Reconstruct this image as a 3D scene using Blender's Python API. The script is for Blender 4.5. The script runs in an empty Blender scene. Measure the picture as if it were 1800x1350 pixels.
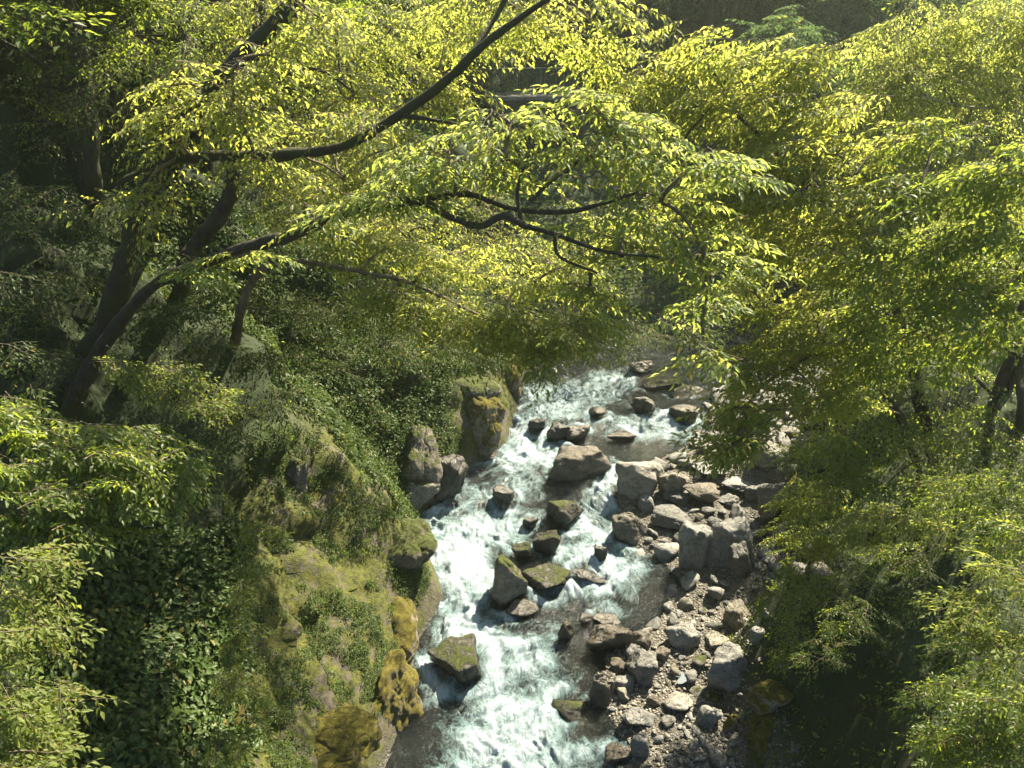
import bpy, math
import numpy as np
from mathutils import Vector
from mathutils.bvhtree import BVHTree

rs = np.random.RandomState(11)
S = bpy.context.scene
COL = S.collection
R = math.radians

# ---------------------------------------------------------------- camera
PITCH = 25.0
F = 1386.0                      # focal length in photo pixels (1800 wide)
CAM = np.array([0.0, 0.0, 14.0])
cd = bpy.data.cameras.new('camera'); cam = bpy.data.objects.new('camera', cd); COL.objects.link(cam)
cam.location = CAM; cam.rotation_euler = (R(90 - PITCH), 0, 0)
cd.sensor_width = 36; cd.lens = 36 * F / 1800; cd.clip_end = 2000; cd.clip_start = .1
S.camera = cam
# ---------------------------------------------------------------- light
SUN_AZ = 38.0                   # degrees to the right of straight ahead
SUN_EL = 50.0
w = bpy.data.worlds.new("World"); S.world = w; w.use_nodes = True
nt = w.node_tree; bg = nt.nodes['Background']
sky = nt.nodes.new('ShaderNodeTexSky'); sky.sky_type = 'NISHITA'; sky.sun_disc = False
sky.sun_elevation = R(SUN_EL); sky.sun_rotation = R(SUN_AZ)
nt.links.new(sky.outputs[0], bg.inputs[0]); bg.inputs[1].default_value = .05
sd = bpy.data.lights.new('sun', 'SUN'); sd.energy = 5.0; sd.angle = R(.5); sd.color = (1, .88, .64)
so = bpy.data.objects.new('sun', sd); COL.objects.link(so)
sdir = Vector((math.sin(R(SUN_AZ)) * math.cos(R(SUN_EL)), math.cos(R(SUN_AZ)) * math.cos(R(SUN_EL)), math.sin(R(SUN_EL))))
so.rotation_euler = sdir.to_track_quat('Z', 'Y').to_euler()
S.view_settings.view_transform = 'Standard'; S.view_settings.look = 'None'; S.view_settings.gamma = 1
S.view_settings.exposure = 2.22
S.render.engine = 'CYCLES'
cy = S.cycles
cy.use_denoising = True
cy.max_bounces = 8; cy.diffuse_bounces = 5; cy.glossy_bounces = 2; cy.transmission_bounces = 4
cy.transparent_max_bounces = 6; cy.volume_bounces = 1; cy.sample_clamp_indirect = 4
cy.caustics_reflective = False; cy.caustics_refractive = False

# ---------------------------------------------------------------- projection helpers
_p = R(PITCH); FW = np.array([0, math.cos(_p), -math.sin(_p)]); UP = np.array([0, math.sin(_p), math.cos(_p)]); RT = np.array([1., 0, 0])
def ray(u, v): return FW + RT * ((u - 900) / F) + UP * ((675 - v) / F)
def P(u, v, d): return CAM + ray(u, v) * d
def proj(X):
    q = np.asarray(X) - CAM
    z = q @ FW; z = np.where(np.abs(z) < 1e-3, 1e-3, z)
    return 900 + F * (q @ RT) / z, 675 - F * (q @ UP) / z, z

# ---------------------------------------------------------------- noise
def _h(i, j, k, s):
    n = (i * 374761393 + j * 668265263 + k * 2147483647 + s * 1274126177) & 0xffffffff
    n = ((n ^ (n >> 13)) * 1274126177) & 0xffffffff
    n = ((n ^ (n >> 15)) * 2246822519) & 0xffffffff
    return ((n ^ (n >> 16)) & 0xffffff) / float(0xffffff)
def vnoise(X, s=0):
    X = np.asarray(X, float); f = np.floor(X).astype(np.int64); t = X - f; t = t * t * (3 - 2 * t)
    i, j, k = f[..., 0], f[..., 1], f[..., 2]; a, b, c = t[..., 0], t[..., 1], t[..., 2]
    def L(p, q, m): return p + (q - p) * m
    return L(L(L(_h(i, j, k, s), _h(i+1, j, k, s), a), L(_h(i, j+1, k, s), _h(i+1, j+1, k, s), a), b),
             L(L(_h(i, j, k+1, s), _h(i+1, j, k+1, s), a), L(_h(i, j+1, k+1, s), _h(i+1, j+1, k+1, s), a), b), c) * 2 - 1
def fbm(X, o=4, s=0, g=.5):
    r = 0; a = 1; X = np.asarray(X, float)
    for q in range(o): r = r + a * vnoise(X * 2 ** q + q * 17.3, s + q); a *= g
    return r
def sstep(a, b, x): t = np.clip((x - a) / (b - a), 0, 1); return t * t * (3 - 2 * t)

# ---------------------------------------------------------------- mesh helpers
def mkobj(name, V, faces, mat, parent=None, smooth=False, attrs=None, uv=None):
    """faces: (n,3) or (n,4) int array or list of arrays"""
    me = bpy.data.meshes.new(name); V = np.ascontiguousarray(V, np.float32)
    fl = [np.asarray(f, np.int32) for f in (faces if isinstance(faces, list) else [faces]) if len(f)]
    idx = np.concatenate([f.ravel() for f in fl]); tot = np.concatenate([np.full(len(f), f.shape[1], np.int32) for f in fl])
    st = np.concatenate([[0], np.cumsum(tot)[:-1]]).astype(np.int32)
    me.vertices.add(len(V)); me.vertices.foreach_set('co', V.ravel())
    me.loops.add(len(idx)); me.loops.foreach_set('vertex_index', idx)
    me.polygons.add(len(tot)); me.polygons.foreach_set('loop_start', st); me.polygons.foreach_set('loop_total', tot)
    me.polygons.foreach_set('use_smooth', np.full(len(tot), smooth, bool))
    for n, (dom, a) in (attrs or {}).items():
        at = me.attributes.new(n, 'FLOAT', dom); at.data.foreach_set('value', np.ascontiguousarray(a, np.float32))
    me.update(calc_edges=True); me.materials.append(mat)
    if uv is not None:
        l = me.uv_layers.new(name='UVMap'); l.data.foreach_set('uv', np.ascontiguousarray(uv[idx], np.float32).ravel())
    o = bpy.data.objects.new(name, me); COL.objects.link(o)
    if parent: o.parent = parent
    return o
def tag(o, label=None, cat=None, group=None, kind=None):
    if label: o['label'] = label
    if cat: o['category'] = cat
    if group: o['group'] = group
    if kind: o['kind'] = kind
    return o
def empty(name, loc):
    o = bpy.data.objects.new(name, None); COL.objects.link(o); o.location = loc; return o

# ---------------------------------------------------------------- materials
def newmat(name):
    m = bpy.data.materials.new(name); m.use_nodes = True; n = m.node_tree; n.nodes.clear()
    o = n.nodes.new('ShaderNodeOutputMaterial'); return m, n, o
def N(n, t, **k):
    x = n.nodes.new(t)
    for a, b in k.items():
        if a.startswith('i_'):
            key = a[2:]; x.inputs[int(key) if key.isdigit() else key].default_value = b
        else: setattr(x, a, b)
    return x
def ramp(n, src, stops):
    r = N(n, 'ShaderNodeValToRGB'); e = r.color_ramp.elements
    while len(e) < len(stops): e.new(.5)
    for q, (p, c) in zip(e, stops): q.position = p; q.color = (*c, 1) if len(c) == 3 else c
    n.links.new(src, r.inputs[0]); return r.outputs[0]
def noise(n, scale, detail=4, rough=.55, vec=None, dist=0):
    t = N(n, 'ShaderNodeTexNoise'); t.inputs['Scale'].default_value = scale; t.inputs['Detail'].default_value = detail
    t.inputs['Roughness'].default_value = rough; t.inputs['Distortion'].default_value = dist
    if vec is not None: n.links.new(vec, t.inputs['Vector'])
    return t.outputs[0]
def mixc(n, fac, a, b):
    m = N(n, 'ShaderNodeMix', data_type='RGBA')
    for s, v in ((m.inputs[0], fac), (m.inputs[6], a), (m.inputs[7], b)):
        if hasattr(v, 'is_linked'): n.links.new(v, s)
        else: s.default_value = v if isinstance(v, (int, float)) else (*v, 1)
    return m.outputs[2]
def math_(n, op, a, b=0., clamp=False):
    m = N(n, 'ShaderNodeMath', operation=op, use_clamp=clamp)
    for s, v in ((m.inputs[0], a), (m.inputs[1], b)):
        if hasattr(v, 'is_linked'): n.links.new(v, s)
        else: s.default_value = v
    return m.outputs[0]
def bump(n, h, strength, dist):
    b = N(n, 'ShaderNodeBump'); b.inputs['Strength'].default_value = strength; b.inputs['Distance'].default_value = dist
    n.links.new(h, b.inputs['Height']); return b.outputs[0]

def leafmat(name, dark, light, trans, tfac=.5, rough=.4, gloss=.06):
    m, n, o = newmat(name); L = n.links
    at = N(n, 'ShaderNodeAttribute', attribute_name='rnd')
    pn_ = noise(n, .9, 3, .6, N(n, 'ShaderNodeNewGeometry').outputs['Position'])
    fac = math_(n, 'ADD', math_(n, 'MULTIPLY', at.outputs['Fac'], .6), math_(n, 'MULTIPLY', math_(n, 'SUBTRACT', pn_, .32), 1.1), True)
    odd = ramp(n, at.outputs['Fac'], [(.955, (0, 0, 0)), (.965, (1, 1, 1))])
    col = mixc(n, fac, dark, light); col = mixc(n, math_(n, 'MULTIPLY', odd, .7), col, (.16, .12, .03))
    tr = mixc(n, fac, (trans[0] * .50, trans[1] * .62, trans[2] * .7), (min(1, trans[0] * 1.12), trans[1] * 1.05, trans[2] * 1.5)); tr = mixc(n, math_(n, 'MULTIPLY', odd, .6), tr, (.5, .4, .06))
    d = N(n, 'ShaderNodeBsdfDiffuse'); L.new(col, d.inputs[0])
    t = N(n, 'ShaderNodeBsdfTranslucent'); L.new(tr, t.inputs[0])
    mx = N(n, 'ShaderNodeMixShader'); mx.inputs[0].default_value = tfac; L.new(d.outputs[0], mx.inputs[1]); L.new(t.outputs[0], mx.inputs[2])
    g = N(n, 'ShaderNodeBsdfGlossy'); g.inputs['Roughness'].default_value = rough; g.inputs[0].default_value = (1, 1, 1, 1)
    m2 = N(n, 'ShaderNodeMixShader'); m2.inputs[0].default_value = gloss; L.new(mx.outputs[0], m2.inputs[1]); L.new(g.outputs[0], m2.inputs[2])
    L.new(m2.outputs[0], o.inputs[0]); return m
LM = {
 'bright': leafmat('leaf_bright', (.06, .09, .012), (.12, .165, .025), (.60, .64, .085), .62, .5, .02),
 'mid':    leafmat('leaf_mid', (.045, .08, .012), (.09, .135, .022), (.46, .56, .045), .56, .45, .022),
 'near':   leafmat('leaf_near', (.055, .10, .02), (.10, .155, .03), (.52, .59, .09), .56, .5, .02),
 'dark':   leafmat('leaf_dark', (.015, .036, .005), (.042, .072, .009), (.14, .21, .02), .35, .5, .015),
 'glossy': leafmat('leaf_glossy', (.024, .052, .009), (.055, .092, .014), (.12, .17, .02), .3, .5, .02),
 'feather': leafmat('leaf_feather', (.09, .125, .018), (.15, .185, .03), (.62, .68, .10), .62, .5, .02),
 'far':    leafmat('leaf_far', (.028, .06, .018), (.065, .11, .032), (.16, .26, .05), .45, .6, .015),
 'pale':   leafmat('leaf_pale', (.08, .115, .022), (.16, .20, .04), (.48, .54, .06), .52, .55, .015),
}
def barkmat(name, a, b, moss=.0):
    m, n, o = newmat(name); L = n.links
    tc = N(n, 'ShaderNodeTexCoord'); mp = N(n, 'ShaderNodeMapping'); mp.inputs['Scale'].default_value = (1, 1, .5); L.new(tc.outputs['Object'], mp.inputs[0])
    no = noise(n, 9, 6, .65, mp.outputs[0], .4); no2 = noise(n, 30, 5, .7, mp.outputs[0])
    c = mixc(n, ramp(n, no, [(.35, (0, 0, 0)), (.65, (1, 1, 1))]), a, b)
    if moss:
        no3 = noise(n, 2.2, 5, .65, tc.outputs['Object'])
        c = mixc(n, ramp(n, no3, [(.62 - moss * .4, (0, 0, 0)), (.7 - moss * .3, (1, 1, 1))]), c, (.032, .036, .009))
    p = N(n, 'ShaderNodeBsdfPrincipled'); L.new(c, p.inputs['Base Color']); p.inputs['Roughness'].default_value = .85
    L.new(bump(n, no2, .8, .03), p.inputs['Normal']); L.new(p.outputs[0], o.inputs[0]); return m
BARK = barkmat('bark', (.016, .012, .008), (.05, .04, .03), .35)
BARKM = barkmat('bark_mossy', (.015, .011, .008), (.042, .032, .022), .5)
TWIG = barkmat('twig', (.07, .05, .03), (.16, .13, .09))
PALEW = barkmat('pale_wood', (.28, .25, .2), (.42, .39, .33))

def rockmat(name, a, b, moss=0., mosscol=(.06, .075, .012), rough=.8, wet=0.):
    m, n, o = newmat(name); L = n.links
    tc = N(n, 'ShaderNodeTexCoord'); oi = N(n, 'ShaderNodeObjectInfo'); geo = N(n, 'ShaderNodeNewGeometry')
    pos = geo.outputs['Position']
    n1 = noise(n, 2.2, 8, .65, pos, .5); n2 = noise(n, 14, 8, .7, pos); n3 = noise(n, 60, 3, .6, pos)
    c = mixc(n, ramp(n, n1, [(.32, (0, 0, 0)), (.68, (1, 1, 1))]), a, b)
    c = mixc(n, math_(n, 'MULTIPLY', ramp(n, n2, [(.45, (0, 0, 0)), (.8, (1, 1, 1))]), .5), c, tuple(min(1, x * 1.5) for x in b))
    c = mixc(n, math_(n, 'MULTIPLY', ramp(n, n2, [(.3, (1, 1, 1)), (.45, (0, 0, 0))]), .55), c, tuple(x * .55 for x in a))
    mpv = N(n, 'ShaderNodeMapping'); mpv.inputs['Rotation'].default_value = (.5, .3, .4); mpv.inputs['Scale'].default_value = (1, 1, 2.2); L.new(pos, mpv.inputs[0])
    wv = N(n, 'ShaderNodeTexVoronoi', feature='DISTANCE_TO_EDGE'); wv.inputs['Scale'].default_value = 2.3
    ds = N(n, 'ShaderNodeVectorMath', operation='ADD'); L.new(mpv.outputs[0], ds.inputs[0]); nz = N(n, 'ShaderNodeTexNoise'); nz.inputs['Scale'].default_value = 2.5; nz.inputs['Detail'].default_value = 4; L.new(pos, nz.inputs[0]); sc_ = N(n, 'ShaderNodeVectorMath', operation='SCALE'); sc_.inputs['Scale'].default_value = .8; L.new(nz.outputs['Color'], sc_.inputs[0]); L.new(sc_.outputs[0], ds.inputs[1]); L.new(ds.outputs[0], wv.inputs[0])
    crk = ramp(n, wv.outputs[0], [(0., (1, 1, 1)), (.03, (0, 0, 0))])
    c = mixc(n, math_(n, 'MULTIPLY', crk, .6), c, tuple(x * .35 for x in a))
    hs = N(n, 'ShaderNodeHueSaturation'); L.new(c, hs.inputs['Color'])
    L.new(math_(n, 'ADD', math_(n, 'MULTIPLY', oi.outputs['Random'], .6), .72), hs.inputs['Value'])
    L.new(math_(n, 'ADD', math_(n, 'MULTIPLY', oi.outputs['Random'], -.6), 1.3), hs.inputs['Saturation']); c = hs.outputs[0]
    h = math_(n, 'ADD', math_(n, 'MULTIPLY', n2, .7), math_(n, 'MULTIPLY', n3, .25))
    h = math_(n, 'SUBTRACT', h, math_(n, 'MULTIPLY', crk, .5))
    ro = rough
    if moss:
        sx = N(n, 'ShaderNodeSeparateXYZ'); L.new(geo.outputs['Normal'], sx.inputs[0])
        n4 = noise(n, 3.2, 8, .7, pos, .3)
        k = math_(n, 'ADD', math_(n, 'MULTIPLY', sx.outputs[2], .55), math_(n, 'MULTIPLY', n4, 1.5))
        k = ramp(n, math_(n, 'ADD', k, moss - 1.25), [(.42, (0, 0, 0)), (.55, (1, 1, 1))])
        n5 = noise(n, 9, 6, .7, pos)
        mc = mixc(n, ramp(n, n5, [(.35, (0, 0, 0)), (.65, (1, 1, 1))]), tuple(x * .45 for x in mosscol), tuple(x * 1.45 for x in mosscol))
        c = mixc(n, k, c, mc)
        h = math_(n, 'ADD', h, math_(n, 'MULTIPLY', math_(n, 'MULTIPLY', noise(n, 90, 4, .7, pos), k), 1.2))
        ro = mixc(n, k, (rough,) * 3, (.95,) * 3)
    wa = N(n, 'ShaderNodeAttribute', attribute_name='wet').outputs['Fac']
    dk = N(n, 'ShaderNodeHueSaturation'); dk.inputs['Value'].default_value = .32; L.new(c, dk.inputs['Color']); c = mixc(n, wa, c, dk.outputs[0])
    ro = mixc(n, wa, ro if hasattr(ro, 'is_linked') else (ro,) * 3, (.18,) * 3)
    p = N(n, 'ShaderNodeBsdfPrincipled'); L.new(c, p.inputs['Base Color'])
    if hasattr(ro, 'is_linked'): L.new(ro, p.inputs['Roughness'])
    else: p.inputs['Roughness'].default_value = ro
    L.new(bump(n, h, .9, .05), p.inputs['Normal']); L.new(p.outputs[0], o.inputs[0]); return m
RM = {
 'g': rockmat('rock_grey', (.075, .076, .075), (.18, .178, .17)),
 't': rockmat('rock_tan', (.10, .092, .078), (.21, .195, .165)),
 'n': rockmat('rock_brown', (.06, .052, .042), (.135, .118, .095), .25),
 'w': rockmat('rock_wet', (.014, .014, .013), (.045, .042, .037), .0, rough=.3),
 'b': rockmat('rock_wet_brown', (.03, .026, .021), (.085, .073, .057), .15, rough=.35),
 'k': rockmat('rock_wet_mossy', (.018, .017, .014), (.05, .045, .034), .5, rough=.4),
 'm': rockmat('rock_mossy', (.06, .055, .045), (.16, .14, .11), .68),
 'o': rockmat('rock_golden_moss', (.08, .065, .04), (.2, .17, .12), .85, (.115, .10, .010)),
 'q': rockmat('rock_mossy_grey', (.07, .068, .06), (.16, .15, .13), .42),
}

# ---------------------------------------------------------------- river layout
def zw(y):
    y = np.asarray(y, float)
    return (y - 11) * .045 + .38 * sstep(19.3, 20.7, y) + .2 * sstep(15.6, 16.4, y) + .22 * sstep(23.2, 24.4, y) + .15 * sstep(13.2, 13.9, y)
def onwater(u, v, dz=0.):
    r = ray(u, v); t = (14 - .5) / -r[2]
    for _ in range(30):
        X = CAM + r * t; t = t * .4 + .6 * (14 - (float(zw(X[1])) + dz)) / -r[2]
    return CAM + r * t
LE = [(640, 1420), (668, 1350), (705, 1280), (722, 1200), (738, 1120), (782, 1050), (762, 985), (728, 915), (775, 872), (835, 815), (890, 780), (912, 720), (918, 665), (970, 625), (1075, 597)]
RE = [(1140, 1420), (1115, 1340), (1070, 1250), (1050, 1160), (1150, 1105), (1205, 1020), (1130, 960), (1095, 900), (1085, 850), (1175, 800), (1250, 765), (1262, 700), (1290, 640), (1400, 610)]
le = np.array([onwater(u, v)[:2] for u, v in LE]); re_ = np.array([onwater(u, v)[:2] for u, v in RE])
le = np.vstack([[-3.4, -20], [-3.2, 6], le[:, :]]); re_ = np.vstack([[3.6, -20], [2.9, 6], re_])
le[:, :] = le; yl, xl = le[:, 1], le[:, 0]; yr, xr = re_[:, 1], re_[:, 0]
YE = 32.5
def bend(y): return np.clip(y - YE, 0, 9)
def xL(y):
    y = np.asarray(y, float); return np.interp(y, yl, xl) + 3.4 * bend(y)
def xR(y):
    y = np.asarray(y, float); return np.maximum(np.interp(y, yr, xr) + 1.2 * bend(y), xL(y) + 4.5)
GY = ([-20, 6, 11, 14, 17, 20, 24, 30, 60], [2.2, 2.2, 2.3, 2.6, 3.0, 4.6, 5.2, 4.5, 4])
def profL(d, y):
    a = np.interp(d, [0, .25, 1.2, 2.6, 3.2, 5, 9, 16, 40, 90], [-.1, .45, 1.9, 4.0, 4.6, 7.2, 11.0, 16.5, 33, 60])
    far = np.interp(d, [0, .4, 3, 8, 20, 50, 90], [-.1, .5, 2.6, 6.5, 15, 38, 66])
    k = sstep(26, 36, y)
    return a * (1 - k) + far * k
def deff(x, y):
    x0 = float(xL(YE)); dx = np.maximum(x0 - x, 0); dy = np.maximum(y - YE, 0)
    a = np.hypot(dx, dy); b = .96 * (y - (YE + (x - x0) / 3.4))
    return np.where(y <= YE, x0 - x + (xL(y) - x0), np.where(x < x0, a, np.clip(np.minimum(b, xL(y) - x), 0, None)))
def profR(d, y):
    g = np.interp(y, *GY); q = d - g
    base = np.minimum(d, g) * .13 + .02
    hi = np.interp(q, [0, .3, 1.8, 3.5, 8, 20, 60, 90], [0, .3, 2.9, 4.2, 5.6, 9.5, 34, 60])
    k = sstep(18, 27, y)
    lo = np.interp(q, [0, 2, 8, 20, 60, 90], [0, .7, 3.0, 9, 34, 60])
    return base + hi * (1 - k) + lo * k
# ---- ground sheet
rows = np.concatenate([np.arange(-16, 5, 1.2), np.arange(5, 36, .16), np.geomspace(36.3, 150, 60)])
dl = np.concatenate([np.arange(0, 7, .11), np.geomspace(7.1, 140, 52)])[::-1]
dr = np.concatenate([np.arange(0, 8, .14), np.geomspace(8.1, 110, 46)])
nb = 26
GX, GYY, GZ, GS = [], [], [], []
for y in rows:
    a, b, z0 = float(xL(y)), float(xR(y)), float(zw(min(y, 45.)))
    t = np.linspace(0, 1, nb + 2)[1:-1]; bx = a + (b - a) * t; bz = z0 - .55 * np.sin(np.pi * t) ** .6 - .1
    GX.append(np.concatenate([a - dl, bx, b + dr])); GYY.append(np.full(len(dl) + nb + len(dr), y))
    GZ.append(np.concatenate([z0 + profL(deff(a - dl, y), y), bz, z0 + profR(dr, y)]))
    GS.append(np.concatenate([-dl, np.zeros(nb), dr + 1e-3]))
G = np.stack([np.array(GX), np.array(GYY), np.array(GZ)], -1); GS = np.array(GS)
nr, nc = G.shape[:2]
ad = np.abs(GS)
ampL = np.where(GS < 0, sstep(0, 2.0, ad), 0); ampR = np.where(GS > 0, sstep(1, 5, ad), 0)
big = fbm(G * .45, 3, 3); bigy = fbm(G * .5 + 31, 3, 8); fine = fbm(G * 1.9, 4, 5)
G[..., 2] += big * (1.0 * ampL * (.3 + .7 * sstep(2.5, 6, ad)) + .7 * ampR) + fine * .11 * np.where(ad > 0, np.minimum(1, ad), .5)
G[..., 0] += bigy * .75 * ampL * (.25 + .75 * sstep(2.5, 6, ad)) + fbm(G * 1.3 + 9, 3, 4) * .3 * ampL
rdg = 1 - np.abs(fbm(G * np.array([.8, .8, .5]) + 50, 3, 12)); G[..., 0] += (rdg - .6) * .3 * np.where(GS < 0, sstep(.2, 1, ad) * (1 - sstep(4, 8, ad)), 0)
gV = G.reshape(-1, 3); ii = np.arange(nr * nc).reshape(nr, nc)
gF = np.stack([ii[:-1, :-1], ii[:-1, 1:], ii[1:, 1:], ii[1:, :-1]], -1).reshape(-1, 4)
side = GS.reshape(-1)
gm = np.interp(gV[:, 1], *GY)
gravel = np.where(side >= 0, 1 - sstep(gm, gm + .8, side), 0); gravel = np.where(side == 0, 1, gravel)
cliff = np.where(side < 0, (1 - sstep(2.2, 4.0, -side)) * (1 - sstep(28, 36, gV[:, 1])), 0)

def groundmat():
    m, n, o = newmat('ground'); L = n.links
    pos = N(n, 'ShaderNodeNewGeometry'); P_ = pos.outputs['Position']
    gr = N(n, 'ShaderNodeAttribute', attribute_name='gravel').outputs['Fac']; cl = N(n, 'ShaderNodeAttribute', attribute_name='cliff').outputs['Fac']
    n1 = noise(n, 1.3, 7, .65, P_, .4); n2 = noise(n, 7, 8, .7, P_); n3 = noise(n, 40, 4, .7, P_)
    soil = mixc(n, n2, (.011, .011, .006), (.034, .031, .016))
    soil = mixc(n, ramp(n, n1, [(.28, (0, 0, 0)), (.42, (1, 1, 1))]), soil, (.018, .032, .008))
    rock = mixc(n, ramp(n, n2, [(.3, (0, 0, 0)), (.7, (1, 1, 1))]), (.045, .04, .03), (.14, .12, .095))
    moss = mixc(n, ramp(n, n2, [(.35, (0, 0, 0)), (.65, (1, 1, 1))]), (.022, .03, .006), (.10, .105, .012))
    rc = mixc(n, ramp(n, math_(n, 'ADD', math_(n, 'MULTIPLY', n1, .7), math_(n, 'MULTIPLY', n2, .3)), [(.44, (0, 0, 0)), (.5, (1, 1, 1))]), rock, moss)
    c = mixc(n, cl, soil, rc)
    vo = N(n, 'ShaderNodeTexVoronoi'); vo.inputs['Scale'].default_value = 17; L.new(P_, vo.inputs['Vector'])
    gcol = mixc(n, vo.outputs['Color'], (.05, .045, .04), (.15, .14, .12))
    c = mixc(n, gr, c, gcol)
    p = N(n, 'ShaderNodeBsdfPrincipled'); L.new(c, p.inputs['Base Color']); p.inputs['Roughness'].default_value = .9
    h = math_(n, 'ADD', math_(n, 'ADD', n2, math_(n, 'MULTIPLY', n3, .35)), math_(n, 'MULTIPLY', math_(n, 'MULTIPLY', vo.outputs['Distance'], -1.), gr))
    L.new(bump(n, h, .9, .08), p.inputs['Normal']); L.new(p.outputs[0], o.inputs[0]); return m
ground = mkobj('ground', gV, gF, groundmat(), None, True, {'gravel': ('POINT', gravel), 'cliff': ('POINT', cliff)})
tag(ground, 'steep valley sides and stony bank beside the river', 'ground', kind='structure')
BV = BVHTree.FromPolygons([tuple(x) for x in gV.tolist()], gF.tolist())
def gz(x, y):
    h = BV.ray_cast(Vector((x, y, 300)), Vector((0, 0, -1)))
    return h[0].z if h[0] else 0.
def ghit(u, v):
    r = Vector(ray(u, v)).normalized(); h = BV.ray_cast(Vector(CAM), r)
    return np.array(h[0]) if h[0] else P(u, v, 60)

# ---------------------------------------------------------------- water
FB = [  # u, v, ru, rv, value  : where the photograph shows white water
 (1010, 690, 80, 26, .55), (1075, 665, 45, 18, .7), (975, 715, 70, 22, .62), (1150, 742, 75, 20, .75), (1190, 755, 55, 18, .7), (1060, 745, 60, 14, .35), (1200, 690, 40, 8, .3),
 (930, 730, 30, 22, .5), (940, 790, 40, 30, .8), (885, 815, 60, 34, .85), (840, 850, 50, 26, .8), (905, 850, 60, 20, .65), (800, 880, 40, 20, .6),
 (790, 925, 70, 34, 1.0), (850, 915, 60, 28, .85), (805, 980, 50, 46, 1.0), (835, 1010, 34, 44, .85), (900, 905, 40, 20, .5), (870, 940, 50, 26, .75),
 (1068, 850, 14, 34, .95), (1060, 890, 34, 26, 1.0), (1040, 925, 36, 28, .85), (1025, 965, 46, 26, .7), (1080, 985, 50, 26, .8), (1110, 1010, 50, 22, .85), (1060, 1030, 60, 20, .85), (1000, 1040, 50, 16, .55),
 (960, 1060, 30, 14, .4), (1040, 1065, 60, 14, .4),
 (815, 1075, 34, 30, .95), (800, 1110, 40, 26, .95), (850, 1100, 50, 22, .8), (895, 1130, 60, 26, .9), (930, 1160, 55, 26, .7), (880, 1180, 50, 30, .9), (755, 1185, 26, 36, .7),
 (880, 1235, 90, 44, .95), (850, 1290, 80, 50, .85), (930, 1290, 80, 50, .85), (1010, 1320, 60, 30, .7), (880, 1350, 140, 40, .9), (965, 1205, 40, 26, .6), (960, 1110, 24, 26, .4), (920, 1405, 140, 50, .8)]
AB = [(1180, 1060, 70, 40, 1), (1000, 1140, 50, 40, .5), (700, 1300, 50, 50, .9), (960, 868, 44, 22, .8), (1060, 1270, 40, 40, .7), (960, 640, 60, 22, .8), (1000, 1240, 36, 22, .7), (1150, 665, 50, 20, .5), (900, 1050, 18, 18, .3), (950, 1000, 30, 18, .4)]
wy = np.concatenate([np.arange(2, 9, .12), np.arange(9, 34, .038), np.arange(34, 60, .25)]); nx = 230
tt = np.linspace(0, 1, nx)
WX = (xL(wy) - .5)[:, None] * (1 - tt) + (xR(wy) + .35)[:, None] * tt
WY = np.repeat(wy[:, None], nx, 1); WZ = np.repeat(zw(wy)[:, None], nx, 1)
W = np.stack([WX, WY, WZ], -1)
pu, pv, _ = proj(W)
ju = 26 * fbm(W * 1.2, 3, 21); jv = 14 * fbm(W * 1.2 + 7, 3, 22)
def blobs(B):
    r = np.zeros(pu.shape)
    for (u, v, a, b, k) in B: r = np.maximum(r, k * np.exp(-.85 * (((pu + ju - u) / a) ** 2 + ((pv + jv - v) / b) ** 2)))
    return r
foam = blobs(FB); foam = np.where(pv < 610, .1, foam); foam *= 1 - .85 * blobs(AB)
foam = np.clip(foam * 1.16, 0, 1)
flow = np.stack([W[..., 0] * 1.5 + .9 * fbm(W * .8, 2, 40), W[..., 1] * 1.05 + .6 * fbm(W * .9 + 4, 2, 44), W[..., 2] * 0], -1)
chop = fbm(flow * 1.5, 4, 31, .55); rid = 1 - np.abs(fbm(flow * 2.6 + 5, 3, 33, .55)) * 1.6
W[..., 2] += (.03 + .10 * foam) * chop + .06 * foam * rid + .045 * fbm(W * np.array([5, 3.2, 5]), 3, 36)
W[..., 2] -= .05
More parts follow.
